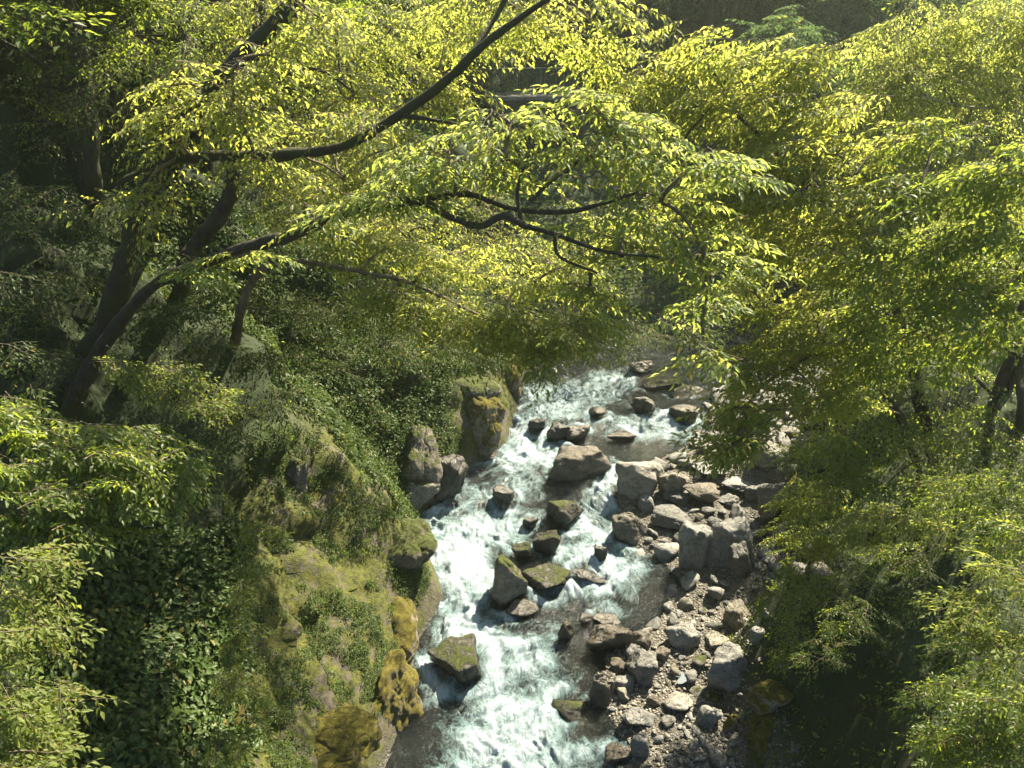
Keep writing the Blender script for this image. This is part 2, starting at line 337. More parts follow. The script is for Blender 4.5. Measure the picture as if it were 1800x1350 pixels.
# swell round the boulders and chute dips come from the boulders themselves further down
def watermat():
    m, n, o = newmat('water'); L = n.links
    fo = N(n, 'ShaderNodeAttribute', attribute_name='foam').outputs['Fac']
    uv = N(n, 'ShaderNodeUVMap', uv_map='UVMap').outputs[0]
    geo = N(n, 'ShaderNodeNewGeometry').outputs['Position']
    mp = N(n, 'ShaderNodeMapping'); mp.inputs['Scale'].default_value = (1, .72, 1); L.new(uv, mp.inputs[0])
    wn = N(n, 'ShaderNodeTexNoise'); wn.inputs['Scale'].default_value = 1.6; wn.inputs['Detail'].default_value = 3; L.new(mp.outputs[0], wn.inputs['Vector'])
    sc = N(n, 'ShaderNodeVectorMath', operation='SCALE'); L.new(wn.outputs['Color'], sc.inputs[0]); sc.inputs['Scale'].default_value = 1.3
    ad = N(n, 'ShaderNodeVectorMath', operation='ADD'); L.new(mp.outputs[0], ad.inputs[0]); L.new(sc.outputs[0], ad.inputs[1])
    v = ad.outputs[0]
    a = noise(n, 3.2, 9, .68, v, .6); b = noise(n, 9, 9, .72, v, .8)
    rr = math_(n, 'SUBTRACT', 1., math_(n, 'MULTIPLY', math_(n, 'ABSOLUTE', math_(n, 'SUBTRACT', noise(n, 5.5, 8, .62, v, .5), .5)), 7.))
    pat = math_(n, 'ADD', math_(n, 'ADD', math_(n, 'MULTIPLY', a, .5), math_(n, 'MULTIPLY', b, .5)), math_(n, 'MULTIPLY', math_(n, 'MAXIMUM', rr, 0.), .13))
    k = math_(n, 'ADD', fo, math_(n, 'MULTIPLY', math_(n, 'SUBTRACT', pat, .565), 1.65))
    milky = ramp(n, k, [(.22, (0, 0, 0)), (.58, (1, 1, 1))])
    white = ramp(n, k, [(.45, (0, 0, 0)), (1.0, (1, 1, 1))])
    white.node.color_ramp.interpolation = 'EASE'
    gl = N(n, 'ShaderNodeBsdfGlossy'); gl.inputs['Roughness'].default_value = .07
    trp = N(n, 'ShaderNodeBsdfTransparent'); trp.inputs[0].default_value = (.13, .135, .11, 1)
    h1 = noise(n, 6, 6, .65, v, .4); h2 = noise(n, 22, 6, .7, v, .3)
    hh = math_(n, 'ADD', h1, math_(n, 'MULTIPLY', h2, .35))
    bw = bump(n, hh, .9, .16); L.new(bw, gl.inputs['Normal'])
    fr = N(n, 'ShaderNodeFresnel'); fr.inputs[0].default_value = 1.33; L.new(bw, fr.inputs['Normal'])
    fr2 = math_(n, 'MULTIPLY', fr.outputs[0], 2.4, True)
    body = N(n, 'ShaderNodeBsdfDiffuse'); body.inputs[0].default_value = (.006, .009, .009, 1)
    m0 = N(n, 'ShaderNodeMixShader'); m0.inputs[0].default_value = .5; L.new(trp.outputs[0], m0.inputs[1]); L.new(body.outputs[0], m0.inputs[2])
    m1 = N(n, 'ShaderNodeMixShader'); L.new(fr2, m1.inputs[0]); L.new(m0.outputs[0], m1.inputs[1]); L.new(gl.outputs[0], m1.inputs[2])
    fc = mixc(n, white, (.08, .14, .155), (.29, .365, .42))
    pf = N(n, 'ShaderNodeBsdfPrincipled'); L.new(fc, pf.inputs['Base Color']); pf.inputs['Roughness'].default_value = .38
    L.new(bump(n, math_(n, 'ADD', pat, math_(n, 'MULTIPLY', h2, .3)), .8, .14), pf.inputs['Normal'])
    m2 = N(n, 'ShaderNodeMixShader'); L.new(milky, m2.inputs[0]); L.new(m1.outputs[0], m2.inputs[1]); L.new(pf.outputs[0], m2.inputs[2])
    L.new(m2.outputs[0], o.inputs[0]); return m
WATER = watermat()

# ---------------------------------------------------------------- rocks
import bmesh
def ico(sub):
    bm = bmesh.new(); bmesh.ops.create_icosphere(bm, subdivisions=sub, radius=1)
    V = np.array([v.co[:] for v in bm.verts]); F_ = np.array([[v.index for v in f.verts] for f in bm.faces]); bm.free(); return V, F_
ICO = {k: ico(k) for k in (2, 3, 4, 5, 6)}
def rockshape(seed, sub=4, cuts=13, sharp=14., rough=.06, big_=.12):
    r = np.random.RandomState(seed); D, Fc = ICO[sub]
    nn = r.normal(size=(cuts, 3)); nn /= np.linalg.norm(nn, axis=1)[:, None]; nn[0] = (r.uniform(-.2, .2), r.uniform(-.2, .2), 1); nn[0] /= np.linalg.norm(nn[0])
    dd = r.uniform(.62, 1.0, cuts); dots = np.maximum(D @ nn.T, 0) / dd
    rad = 1 / (np.sum(dots ** sharp, 1) + .6 ** sharp) ** (1 / sharp)
    rad *= 1 + big_ * vnoise(D * 1.6 + seed, seed)
    V = D * rad[:, None]
    q = fbm(V * 2.6 + seed * 3.1, 5, seed, .55); V *= (1 + rough * q)[:, None]
    cr = np.abs(vnoise(V * 2.1 + seed, seed + 5)); V *= (1 - .06 * np.exp(-(cr / .05) ** 2))[:, None]
    e = np.abs(V).max(0); return V / e, Fc
rid_ = [100]
placed = []
def rock(u, v, w_, h_, mt, label=None, group=None, sub=4, base=None, rot=None, name='boulder', cat='boulder', sink=.35, cuts=13, rough=.085, deep=.85, sharp=22.):
    v += .05 * h_; h_ *= 1.16; w_ *= 1.1
    rid_[0] += 1; r = np.random.RandomState(rid_[0] * 7)
    X = onwater(u, v); X2 = ghit(u, v)
    if base == 'w': X = X
    elif X2[1] < X[1]: X = X2
    th = math.atan2(14 - X[2], X[1]); dist = (X - CAM) @ FW
    a = w_ / F * dist / 2; hp = h_ / F * dist / 2
    b = a * deep * r.uniform(.85, 1.1)
    b = min(b, hp / math.sin(th) * .92)
    c = math.sqrt(max(hp ** 2 - (b * math.sin(th)) ** 2, (.4 * hp) ** 2)) / math.cos(th)
    # raise: centre a little above the surface, on the same ray
    cz = c * (1 - 2 * sink); rr = ray(u, v)
    C_ = X - rr * (cz / -rr[2]); 
    V, Fc = rockshape(rid_[0], sub, cuts, sharp, rough)
    an = r.uniform(-.5, .5) if rot is None else rot
    V = V * np.array([a, b, c]) 
    # tilt in the picture plane
    ca, sa = math.cos(rot or 0), math.sin(rot or 0)
    V = np.stack([V[:, 0] * ca + V[:, 2] * sa, V[:, 1], -V[:, 0] * sa + V[:, 2] * ca], 1)
    wl = V[:, 2] + C_[2] - zw(V[:, 1] + C_[1]) + .05 * vnoise(V * 4, 9); wet = (1 - sstep(.06, .2, wl)) * (1 if base == 'w' else 0)
    o = mkobj(name, V, Fc, RM[mt], None, True, {'wet': ('POINT', wet)}); o.location = C_
    tag(o, label, cat, group); placed.append((C_, max(a, b), c)); return o

BR = [
 (1136, 712, 50, 32, 'b', 'flat topped brown boulder standing alone in the upper rapids', 'w'),
 (945, 746, 32, 28, 'w', 'small round black boulder at the left edge of the upper rapids', 'w'),
 (978, 761, 48, 42, 'w', 'dark wet boulder just right of the small round black one', 'w'),
 (1013, 761, 54, 36, 'b', 'rounded brown boulder touching the top of the large central boulder', 'w'),
 (1022, 802, 108, 76, 'n', 'large angular grey and ochre boulder splitting the river into two chutes', 'w'),
 (1095, 768, 54, 22, 'b', 'low brown boulder awash behind the large central one', 'w'),
 (1052, 722, 34, 22, 'b', 'low submerged brown stone left of the flat topped boulder', 'w'),
 (890, 868, 46, 30, 'w', 'black rock half buried in foam in the left chute', 'w'),
 (991, 897, 66, 56, 'k', 'square dark boulder with a cracked mossy top in mid river', 'w'),
 (932, 917, 28, 22, 'w', 'small black stone left of the square dark boulder', 'w'),
 (959, 956, 46, 46, 'k', 'upright pointed dark boulder right of the grey pair', 'w'),
 (921, 968, 42, 36, 'k', 'rounded dark boulder behind the tall mossy green one', 'w'),
 (890, 1022, 66, 92, 'm', 'tall boulder covered in bright green moss in mid stream', 'w'),
 (960, 1015, 80, 40, 'k', 'low dark mossy boulder right of the tall green one', 'w'),
 (1033, 1010, 74, 28, 'w', 'long flat dark slab sloping right in the rapids', 'w'),
 (1056, 976, 22, 30, 'w', 'narrow wet black stone in the right hand foam', 'w'),
 (921, 1063, 58, 30, 'b', 'flat brown rock below the tall green boulder', 'w'),
 (809, 1152, 106, 76, 'k', 'black boulder with moss on its crown low in the left rapids', 'w'),
 (994, 1112, 30, 42, 'k', 'small upright mossy stone in the lower rapids', 'w'),
 (1067, 1119, 74, 58, 'b', 'glistening brown boulder at the edge of the gravel bank', None),
 (1063, 1085, 48, 24, 'b', 'flat brown stone capping the glistening brown boulder', None),
 (1027, 1087, 30, 22, 'w', 'small dark stone left of the flat brown cap stone', 'w'),
 (1125, 1126, 40, 44, 'b', 'wedge shaped brown stone right of the glistening boulder', None),
 (1060, 1216, 42, 56, 'b', 'dark reddish brown wet boulder at the lower water edge', None),
 (1000, 1243, 66, 44, 'b', 'brown boulder just under the surface of the lower rapids', 'u'),
 (1088, 1322, 48, 32, 'b', 'brown pointed stone at the bottom water edge', None),
 (1124, 838, 92, 66, 't', 'large pale tan boulder right of the narrow chute', None),
 (1186, 846, 58, 44, 't', 'slanting tan boulder leaning on the large pale one', None),
 (1234, 862, 62, 48, 'n', 'reddish brown boulder with a mossy right foot', None),
 (1108, 925, 64, 58, 'q', 'mossy flanked boulder at the water edge under the chute', None),
 (1136, 884, 40, 30, 'g', 'small smooth grey boulder below the large pale one', None),
 (1192, 876, 48, 26, 'g', 'low grey slab below the slanting tan boulder', None),
 (1180, 910, 72, 46, 'g', 'long grey boulder left of the biggest grey block', None),
 (1280, 950, 92, 118, 'g', 'biggest angular grey block on the right bank', None),
 (1222, 968, 58, 84, 'g', 'grey boulder leaning on the left side of the biggest block', None),
 (1306, 990, 44, 64, 'g', 'grey boulder leaning on the right foot of the biggest block', None),
 (1196, 945, 38, 32, 'g', 'rounded grey boulder just left of the leaning pair', None),
 (1286, 882, 46, 26, 'g', 'grey boulder resting behind the biggest block', None),
 (1300, 850, 64, 26, 'g', 'flat grey slab on the upper stone bank', None),
 (1250, 822, 60, 24, 'g', 'long grey slab at the top of the stone bank', None),
 (1330, 868, 60, 36, 'g', 'grey slab under the overhanging twigs on the stone bank', None),
 (1366, 872, 64, 88, 'n', 'tall brown boulder under the bushes of the right bank', None),
 (1345, 800, 80, 54, 'q', 'mossy boulder under the bright drooping leaves', None),
 (1232, 760, 30, 20, 'w', 'small dark stone at the right shore of the upper rapids', None),
 (1230, 778, 46, 22, 'b', 'flat brown stone at the right shore of the upper rapids', None),
 (1213, 688, 78, 36, 'b', 'broad brown ledge at the head of the rapids', 'u'),
 (1158, 672, 80, 30, 'b', 'flat wet ochre ledge in the calm upper water', 'u'),
 (1130, 642, 50, 26, 'b', 'ochre boulder under the far bank', 'w'),
 (1202, 722, 52, 28, 'b', 'rounded brown boulder right of the flat topped one', 'w'),
 (1205, 1118, 68, 56, 'g', 'pale grey boulder at the head of the lower gravel', None),
 (1280, 1164, 88, 100, 'g', 'big pitted grey boulder standing on the lower gravel', None),
 (1290, 1086, 62, 62, 't', 'tan boulder with ochre moss above the big pitted one', None),
 (1133, 1172, 60, 52, 'g', 'light grey faceted boulder on the waterside gravel', None),
 (1119, 1144, 38, 30, 'g', 'small grey block behind the light faceted boulder', None),
 (1084, 1168, 40, 40, 'n', 'brown boulder left of the light faceted one', None),
 (1096, 1202, 38, 32, 'g', 'dark grey stone below the light faceted boulder', None),
 (1187, 1234, 66, 48, 't', 'pale cracked flat boulder beside the puddle', None),
 (1120, 1256, 60, 42, 'g', 'blue grey flat boulder at the lower water edge', None),
 (1098, 1223, 24, 24, 't', 'small square cream stone by the water', None),
 (1255, 1226, 36, 26, 'm', 'small moss capped stone below the big pitted boulder', None),
 (1246, 1256, 44, 34, 'g', 'grey stone below the moss capped one', None),
 (1284, 1272, 28, 38, 'o', 'small golden mossed stone on the gravel edge', None),
 (1125, 1312, 36, 48, 'g', 'upright grey stone at the bottom of the gravel', None),
 (1146, 1230, 32, 24, 'n', 'small brown stone left of the pale cracked boulder', None),
 (1166, 1152, 30, 26, 'n', 'reddish stone beside the light faceted boulder', None),
 (1256, 1124, 44, 28, 't', 'flat pale stone behind the big pitted boulder', None),
 (1332, 1112, 32, 30, 'g', 'grey stone at the foot of the right bushes', None),
 (1440, 1000, 44, 30, 't', 'pale stone showing through the right bank bushes', None),
 (1410, 1005, 36, 24, 'g', 'grey stone left of the pale one in the bushes', None),
 (1452, 936, 30, 24, 'n', 'small reddish stone among the right bank bushes', None),
 (1356, 1218, 76, 66, 'o', 'sunlit boulder with golden moss on the right bank edge', None),
 (795, 832, 66, 84, 'w', 'glistening grey rock in the shaded gap of the left cliff', None),
]
for (u, v, a, b, mt, lab, bs) in BR:
    sk = .35
    if bs == 'u': bs = 'w'; sk = .62; mt = 'k' 
    o = rock(u, v, a, b, mt, lab, None, 5 if a > 40 else 4, bs, sink=sk, rot={1033: .32, 1186: .5}.get(u))
# cliff rocks on the left
def crag(u, v, d, sx, sy, sz, mt, label, rotz=0, tilt=0, sub=6, cuts=16, rough=.07, name='rock_outcrop', cat='rock'):
    rid_[0] += 1
    V, Fc = rockshape(rid_[0], sub, cuts, 10., rough, .16); V = V * np.array([sx, sy, sz])
    V += (fbm(V * 1.6 + rid_[0], 5, 3)[:, None] * .09) * V / np.linalg.norm(V, axis=1)[:, None]
    o = mkobj(name, V, Fc, RM[mt], None, True); o.location = P(u, v, d); o.rotation_euler = (0, R(tilt), R(rotz)); tag(o, label, cat); placed.append((P(u, v, d), max(sx, sy), sz)); return o
def gcrag(u, v, sx, sy, sz, mt, label, rotz=0, tilt=0, push=.5, **k):
    X = ghit(u, v); d = (X - CAM) @ FW
    return crag(u, v, d + push, sx, sy, sz, mt, label, rotz, tilt, **k)
gcrag(672, 1110, 1.1, 2.2, 1.6, 'o', 'long moss streaked rock spur dropping into the lower rapids on the left', 8, 38, 1.2, rough=.13)
gcrag(672, 1235, .95, 1.3, 1.7, 'o', 'steep golden mossed rock nose at the bottom left water edge', 0, 28, .8, rough=.13)
gcrag(700, 965, 1.0, 1.4, 1.1, 'm', 'mossy rock shelf above the foaming pool on the left', 0, 35, 1.0)
gcrag(706, 872, .95, .8, .85, 'q', 'bare slanting rock face at the pool edge', 0, 30, .5)
gcrag(734, 800, .85, .8, 1.45, 'm', 'tall rounded mossy boulder standing left of the glistening grey rock', 0, 8, .0)
gcrag(856, 745, 1.25, 1.0, 1.15, 'o', 'bulging golden moss boulder overhanging the left chute', 0, 15, -.1)
gcrag(840, 685, 1.5, 1.0, .75, 'm', 'leaf littered rock ledge above the golden moss boulder', 0, 10, .15)
gcrag(902, 680, .55, .7, 1.15, 'o', 'narrow mossy rock pillar at the upper left water edge', 0, 5, 0)
gcrag(560, 1290, 1.2, 1.0, .5, 'o', 'sunlit mossy ledge strewn with dry leaves at the bottom of the photo', 0, 5, .4)
gcrag(522, 850, .35, .4, .9, 'm', 'dark bare rock showing between the ferns on the left cliff', 0, 10, .2)
gcrag(410, 1290, .35, .4, .9, 'o', 'orange streaked rock rib among the broad leaves', 0, 0, .3)
gcrag(1372, 1290, .7, .8, 1.1, 'o', 'dark mossy bank rock at the bottom right of the gravel', 0, -10, .6)
gcrag(1340, 1340, .5, .5, .4, 'm', 'mossy stone at the bottom edge below the golden mossed boulder', 0, 0, .3)

# water mesh goes in now (boulders may lift foam round their feet)
for (c, r_, h_) in placed:
    dd = np.hypot(W[..., 0] - c[0], W[..., 1] - c[1])
    ring = np.exp(-((dd - r_ * 1.02) / .13) ** 2)
    up = np.exp(-(((W[..., 0] - c[0]) / (r_ * .8)) ** 2 + ((W[..., 1] - c[1] - r_ * 1.3) / (r_ * .6)) ** 2))
    lee = np.exp(-(((W[..., 0] - c[0]) / (r_ * .8)) ** 2 + ((W[..., 1] - c[1] + r_ * 1.25) / (r_ * .8)) ** 2))
    fed = np.clip(foam * 3, 0, 1)
    foam = np.clip(foam * (1 - .6 * lee) + ring * .45 * fed, 0, 1)
    W[..., 2] += ring * .06 * fed + up * .10 * fed - lee * .07 * fed
wi = np.arange(len(wy) * nx).reshape(len(wy), nx)
wF = np.stack([wi[:-1, :-1], wi[:-1, 1:], wi[1:, 1:], wi[1:, :-1]], -1).reshape(-1, 4)
sy_ = WY + 0 * WX
cx = (xL(wy) + xR(wy))[:, None] / 2
uvw = np.stack([(WX - cx * .55) * 1.0 + 0 * WY, WY], -1).reshape(-1, 2)
river = mkobj('river', W.reshape(-1, 3), wF, WATER, None, True, {'foam': ('POINT', foam.reshape(-1))}, uvw)
tag(river, 'white and turquoise rapids rushing towards the viewer', 'river', kind='structure')
# puddle on the gravel
pm, pn, po = newmat('puddle'); pp = N(pn, 'ShaderNodeBsdfPrincipled'); pp.inputs['Base Color'].default_value = (.12, .14, .15, 1); pp.inputs['Roughness'].default_value = .03
pp.inputs['Specular IOR Level'].default_value = 1; pn.links.new(pp.outputs[0], po.inputs[0])
pc = ghit(1201, 1195); an = np.linspace(0, 2 * np.pi, 24, endpoint=False)
pr = .7 + .3 * np.sin(an * 3 + 1) + .15 * np.sin(an * 5)
pv_ = np.concatenate([[[0, 0, 0]], np.stack([.30 * pr * np.cos(an), .22 * pr * np.sin(an), an * 0], 1)])
pf_ = np.array([[0, 1 + i, 1 + (i + 1) % 24] for i in range(24)])
pd = mkobj('puddle', pv_, pf_, pm); pd.location = pc + np.array([0, 0, .09]); tag(pd, 'small still puddle reflecting the sky between the gravel boulders', 'puddle', kind='structure')

# ---- loose stones and cobbles
protoS = {}
for mt in 'gtnq':
    for k in range(3):
        V, Fc = rockshape(900 + ord(mt) + k * 13, 3, 10, 12., .06); V = V * np.array([1, .8, .68])
        me_o = mkobj('loose_stone', V, Fc, RM[mt], None, True); protoS[(mt, k)] = me_o.data; bpy.data.objects.remove(me_o)
protoC = {}
for mt in 'gtn':
    for k in range(3):
        V, Fc = rockshape(700 + ord(mt) + k * 17, 2, 6, 7., .03); V = V * np.array([1, .8, .55])
        me_o = mkobj('cobble', V, Fc, RM[mt], None, True); protoC[(mt, k)] = me_o.data; bpy.data.objects.remove(me_o)
def put(data, X, s, name, label, cat, group):
    o = bpy.data.objects.new(name, data); COL.objects.link(o); o.location = X
    o.scale = (s * rs.uniform(.8, 1.25), s * rs.uniform(.8, 1.2), s * rs.uniform(.75, 1.15)); o.rotation_euler = (rs.uniform(-.5, .5), rs.uniform(-.5, .5), rs.uniform(0, 6.28)); tag(o, label, cat, group); return o
def bankpt(y, d):
    x = float(xR(y)) + d; return np.array([x, y, gz(x, y)])
occ = [(c, r_) for c, r_, _ in placed]
def free_(X, r_):
    return all((X[0] - c[0]) ** 2 + (X[1] - c[1]) ** 2 > (.75 * (q + r_)) ** 2 for c, q in occ)
kinds = list('gggggtq')
for q in range(900):
    y = rs.uniform(17.5, 27); d = rs.uniform(.3, np.interp(y, *GY) + 1.2); s = rs.uniform(.3, .52); X = bankpt(y, d)
    if not free_(X, s * .8) or len(occ) > 135: continue
    X[2] += s * .25; put(protoS[('ggq'[rs.randint(3)], rs.randint(3))], X, s, 'loose_stone', 'loose grey stone wedged between the boulders of the upper stone bank', 'stone', 'loose stones on the upper stone bank'); occ.append((X, s))
n_ = 0; tries = 0
while n_ < 230 and tries < 9000:
    tries += 1
    y = rs.uniform(10.5, 27); d = rs.uniform(-.25, np.interp(y, *GY) + 1.0)
    if y < 17 and rs.rand() < .55: continue
    s = rs.choice([.14, .2, .28, .38, .5], p=[.27, .27, .22, .16, .08]) * (1.0 if y > 17 else .75)
    X = bankpt(y, d)
    if not free_(X, s): continue
    X[2] += s * .25; mt = kinds[rs.randint(7)]
    lower = y < 17
    put(protoS[(mt, rs.randint(3))], X, s, 'loose_stone',
        'loose angular stone lying among the lower gravel' if lower else 'loose grey stone wedged between the boulders of the upper stone bank', 'stone',
        'loose stones on the lower gravel' if lower else 'loose stones on the upper stone bank')
    occ.append((X, s)); n_ += 1
n_ = 0; tries = 0
while n_ < 300 and tries < 6000:
    tries += 1
    y = rs.uniform(10.6, 14.2) if rs.rand() < .8 else rs.uniform(14, 18); d = rs.uniform(.1, np.interp(y, *GY) + .2)
    s = rs.uniform(.035, .085); X = bankpt(y, d)
    if not free_(X, s * .8): continue
    X[2] += s * .25; mt = 'gttgn'[rs.randint(5)]
    put(protoC[(mt, rs.randint(3))], X, s, 'cobble', 'rounded pale cobble on the sunlit gravel at the bottom right', 'cobble', 'cobbles on the gravel'); n_ += 1
# fine gravel: one mass
V0, F0 = rockshape(55, 2, 4, 6., .02); V0 = V0 * np.array([1, .8, .5]); VV, FF, c_ = [], [], 0
for q in range(5200):
    y = rs.uniform(9.5, 15.5) if rs.rand() < .75 else rs.uniform(15, 21); d = rs.uniform(-.05, np.interp(y, *GY) + .6)
    x = float(xR(y)) + d; s = rs.uniform(.014, .042)
    a = rs.uniform(0, 6.28); ca, sa = math.cos(a), math.sin(a)
    v_ = V0 * s * rs.uniform(.7, 1.3, 3); v_ = np.stack([v_[:, 0] * ca - v_[:, 1] * sa, v_[:, 0] * sa + v_[:, 1] * ca, v_[:, 2]], 1) + [x, y, gz(x, y) + s * .2]
    VV.append(v_); FF.append(F0 + c_); c_ += len(V0)
gm_, gn_, go_ = newmat('gravel'); gp = N(gn_, 'ShaderNodeBsdfPrincipled'); gg = N(gn_, 'ShaderNodeNewGeometry')
gn_.links.new(ramp(gn_, gg.outputs['Random Per Island'], [(0, (.08, .075, .065)), (.4, (.16, .15, .13)), (.8, (.27, .255, .22)), (1, (.12, .10, .08))]), gp.inputs['Base Color']); gp.inputs['Roughness'].default_value = .8
gn_.links.new(gp.outputs[0], go_.inputs[0])
tag(mkobj('gravel', np.concatenate(VV), np.concatenate(FF), gm_, None, True), 'small pale pebbles covering the right bank', 'gravel', kind='stuff')

# ---------------------------------------------------------------- foliage machinery
def unit(a): return a / (np.linalg.norm(a, axis=-1, keepdims=True) + 1e-9)
class Leaves:
    def __init__(s): s.P, s.D, s.Nn, s.L, s.Wd = [], [], [], [], []
    def add(s, P_, D_, N_, L_, W_): s.P.append(P_); s.D.append(D_); s.Nn.append(N_); s.L.append(L_); s.Wd.append(W_)
    def build(s, name, mat, parent=None, fine=True):
        P_, D_, N_, L_, W_ = map(np.concatenate, (s.P, s.D, s.Nn, s.L, s.Wd))
        D_ = unit(D_); T = unit(np.cross(N_, D_)); N2 = np.cross(D_, T); K = len(P_); L1 = L_[:, None]; w1 = W_[:, None] / 2
        if fine:  # 8 vertices: midrib base, mid, tip and two pairs on the edges, curling down at the tip
            a = P_; b = P_ + D_ * L1 * .38; c = P_ + D_ * L1 * .72 - N2 * L1 * .05; t = P_ + D_ * L1 - N2 * L1 * .16
            up = N2 * w1 * .35
            bl = P_ + D_ * L1 * .34 + T * w1 + up; br = P_ + D_ * L1 * .34 - T * w1 + up
            cl = P_ + D_ * L1 * .70 + T * w1 * .62 + up * .4 - N2 * L1 * .05; cr = P_ + D_ * L1 * .70 - T * w1 * .62 + up * .4 - N2 * L1 * .05
            V = np.stack([a, b, c, t, bl, br, cl, cr], 1).reshape(-1, 3); o = (np.arange(K) * 8)[:, None]
            F3 = np.concatenate([o + [[0, 4, 1]], o + [[0, 1, 5]], o + [[2, 6, 3]], o + [[2, 3, 7]]]); F4 = np.concatenate([o + [[1, 4, 6, 2]], o + [[1, 2, 7, 5]]])
            F3 = F3[:, ::1]; fr = rs.rand(K); rn = np.concatenate([np.tile(fr, 4), np.tile(fr, 2)])
            faces = [F3, F4]
        else:
            bl = P_ + D_ * L1 * .42 + T * w1 + N2 * w1 * .35; br = P_ + D_ * L1 * .42 - T * w1 + N2 * w1 * .35; t = P_ + D_ * L1 - N2 * L1 * .08
            V = np.stack([P_, bl, t, br], 1).reshape(-1, 3); o = (np.arange(K) * 4)[:, None]
            faces = [np.concatenate([o + [[0, 2, 1]], o + [[0, 3, 2]]])]; fr = rs.rand(K); rn = np.tile(fr, 2)
        return mkobj(name, V, faces, mat, parent, False, {'rnd': ('FACE', rn)})
def catmull(pts, n=6):
    p = np.asarray(pts, float); p = np.vstack([2 * p[0] - p[1], p, 2 * p[-1] - p[-2]]); out = []
    for i in range(1, len(p) - 2):
        for t in np.linspace(0, 1, n, endpoint=False):
            out.append(.5 * (2 * p[i] + (p[i+1] - p[i-1]) * t + (2 * p[i-1] - 5 * p[i] + 4 * p[i+1] - p[i+2]) * t * t + (3 * p[i] - p[i-1] - 3 * p[i+1] + p[i+2]) * t ** 3))
    out.append(p[-2]); return np.array(out)
class Tubes:
    def __init__(s): s.V, s.F, s.n = [], [], 0
    def add(s, pts, rad, k=8, bumpy=0.):
        p = np.asarray(pts, float); m = len(p); rad = np.broadcast_to(rad, m) if np.ndim(rad) else np.full(m, rad)
        T = unit(np.gradient(p, axis=0)); ref = np.array([.3, .2, .93]); A = unit(np.cross(T, ref)); B = np.cross(T, A)
        an = np.arange(k) * 2 * np.pi / k
        q = p[:, None] + (A[:, None] * np.cos(an)[None, :, None] + B[:, None] * np.sin(an)[None, :, None]) * np.asarray(rad)[:, None, None]
        if bumpy: q += (q - p[:, None]) * (bumpy * fbm(q * 3.5 + 3, 3, 9))[..., None]
        i = np.arange(m * k).reshape(m, k) + s.n; j = np.roll(i, -1, 1)
        s.F.append(np.stack([i[:-1], j[:-1], j[1:], i[1:]], -1).reshape(-1, 4)); s.V.append(q.reshape(-1, 3)); s.n += m * k
    def prisms(s, A, B, r0):  # many straight three sided twigs at once
        A = np.asarray(A); B = np.asarray(B); T = unit(B - A); U = unit(np.cross(T, [.3, .2, .93])); W_ = np.cross(T, U); an = np.arange(3) * 2 * np.pi / 3
        r0 = np.broadcast_to(r0, len(A))[:, None, None]
        ring = (U[:, None] * np.cos(an)[None, :, None] + W_[:, None] * np.sin(an)[None, :, None])
        q = np.concatenate([A[:, None] + ring * r0, B[:, None] + ring * r0 * .4], 1); K = len(A)
        o = (np.arange(K) * 6)[:, None] + s.n
        s.F.append(np.concatenate([o + [[0, 1, 4, 3]], o + [[1, 2, 5, 4]], o + [[2, 0, 3, 5]]])); s.V.append(q.reshape(-1, 3)); s.n += K * 6
    def build(s, name, mat, parent=None): return mkobj(name, np.concatenate(s.V), np.concatenate(s.F), mat, parent, True)
def bough_template(seed, leafgap=.055, style='cherry'):
    r = np.random.RandomState(seed); P_, D_, N_, A_, B_ = [], [], [], [], []
    ns = 12; prev = np.zeros(3); bend_ = r.uniform(-.25, .25)
    ax = lambda s: np.array([s, bend_ * s * s + .03 * math.sin(7 * s), -.22 * s * s])
    for k in range(8): A_.append(ax(k / 8)); B_.append(ax((k + 1) / 8))
    for j in range(ns):
        s0 = .08 + .92 * j / (ns - 1); o = ax(s0); sg = 1 if j % 2 else -1
        an = sg * R(r.uniform(38, 68)) * (0.15 if j == ns - 1 else 1); ln = (.50 - .30 * s0) * r.uniform(.75, 1.25)
        dr_ = np.array([math.cos(an), math.sin(an), r.uniform(-.25, .12)]); sd_ = np.array([-math.sin(an), math.cos(an), 0])
        m = max(3, int(ln / leafgap)); q0 = o
        for i in range(m + 1):
            f = (i + .6) / (m + .6); q = o + dr_ * ln * f + np.array([0, 0, -.28 * ln * f * f]); A_.append(q0); B_.append(q); q0 = q
            ls = 1 if i % 2 else -1; la = R(r.uniform(35, 65)) if i < m else 0
            dd = dr_ * math.cos(la) + sd_ * ls * math.sin(la) + np.array([0, 0, r.uniform(-.75, -.1)])
            P_.append(q); D_.append(dd); N_.append(np.array([r.normal() * .35, r.normal() * .35, 1.]) + dd * 0)
    D_ = unit(np.array(D_)); N_ = np.array(N_); N_ -= (N_ * D_).sum(1)[:, None] * D_
    return np.array(P_), D_, unit(N_), np.array(A_), np.array(B_)
BT = [bough_template(s) for s in range(40, 48)]
BTD = [bough_template(s, .034) for s in range(60, 68)]
def rotm(yaw, pitch, roll):
    cy_, sy__, cp, sp, cr, sr = np.cos(yaw), np.sin(yaw), np.cos(pitch), np.sin(pitch), np.cos(roll), np.sin(roll)
    z = np.zeros_like(yaw); o = z + 1
    Rz = np.stack([cy_, -sy__, z, sy__, cy_, z, z, z, o], -1).reshape(-1, 3, 3)
    Ry = np.stack([cp, z, sp, z, o, z, -sp, z, cp], -1).reshape(-1, 3, 3)
    Rx = np.stack([o, z, z, z, cr, -sr, z, sr, cr], -1).reshape(-1, 3, 3)
    return Rz @ Ry @ Rx
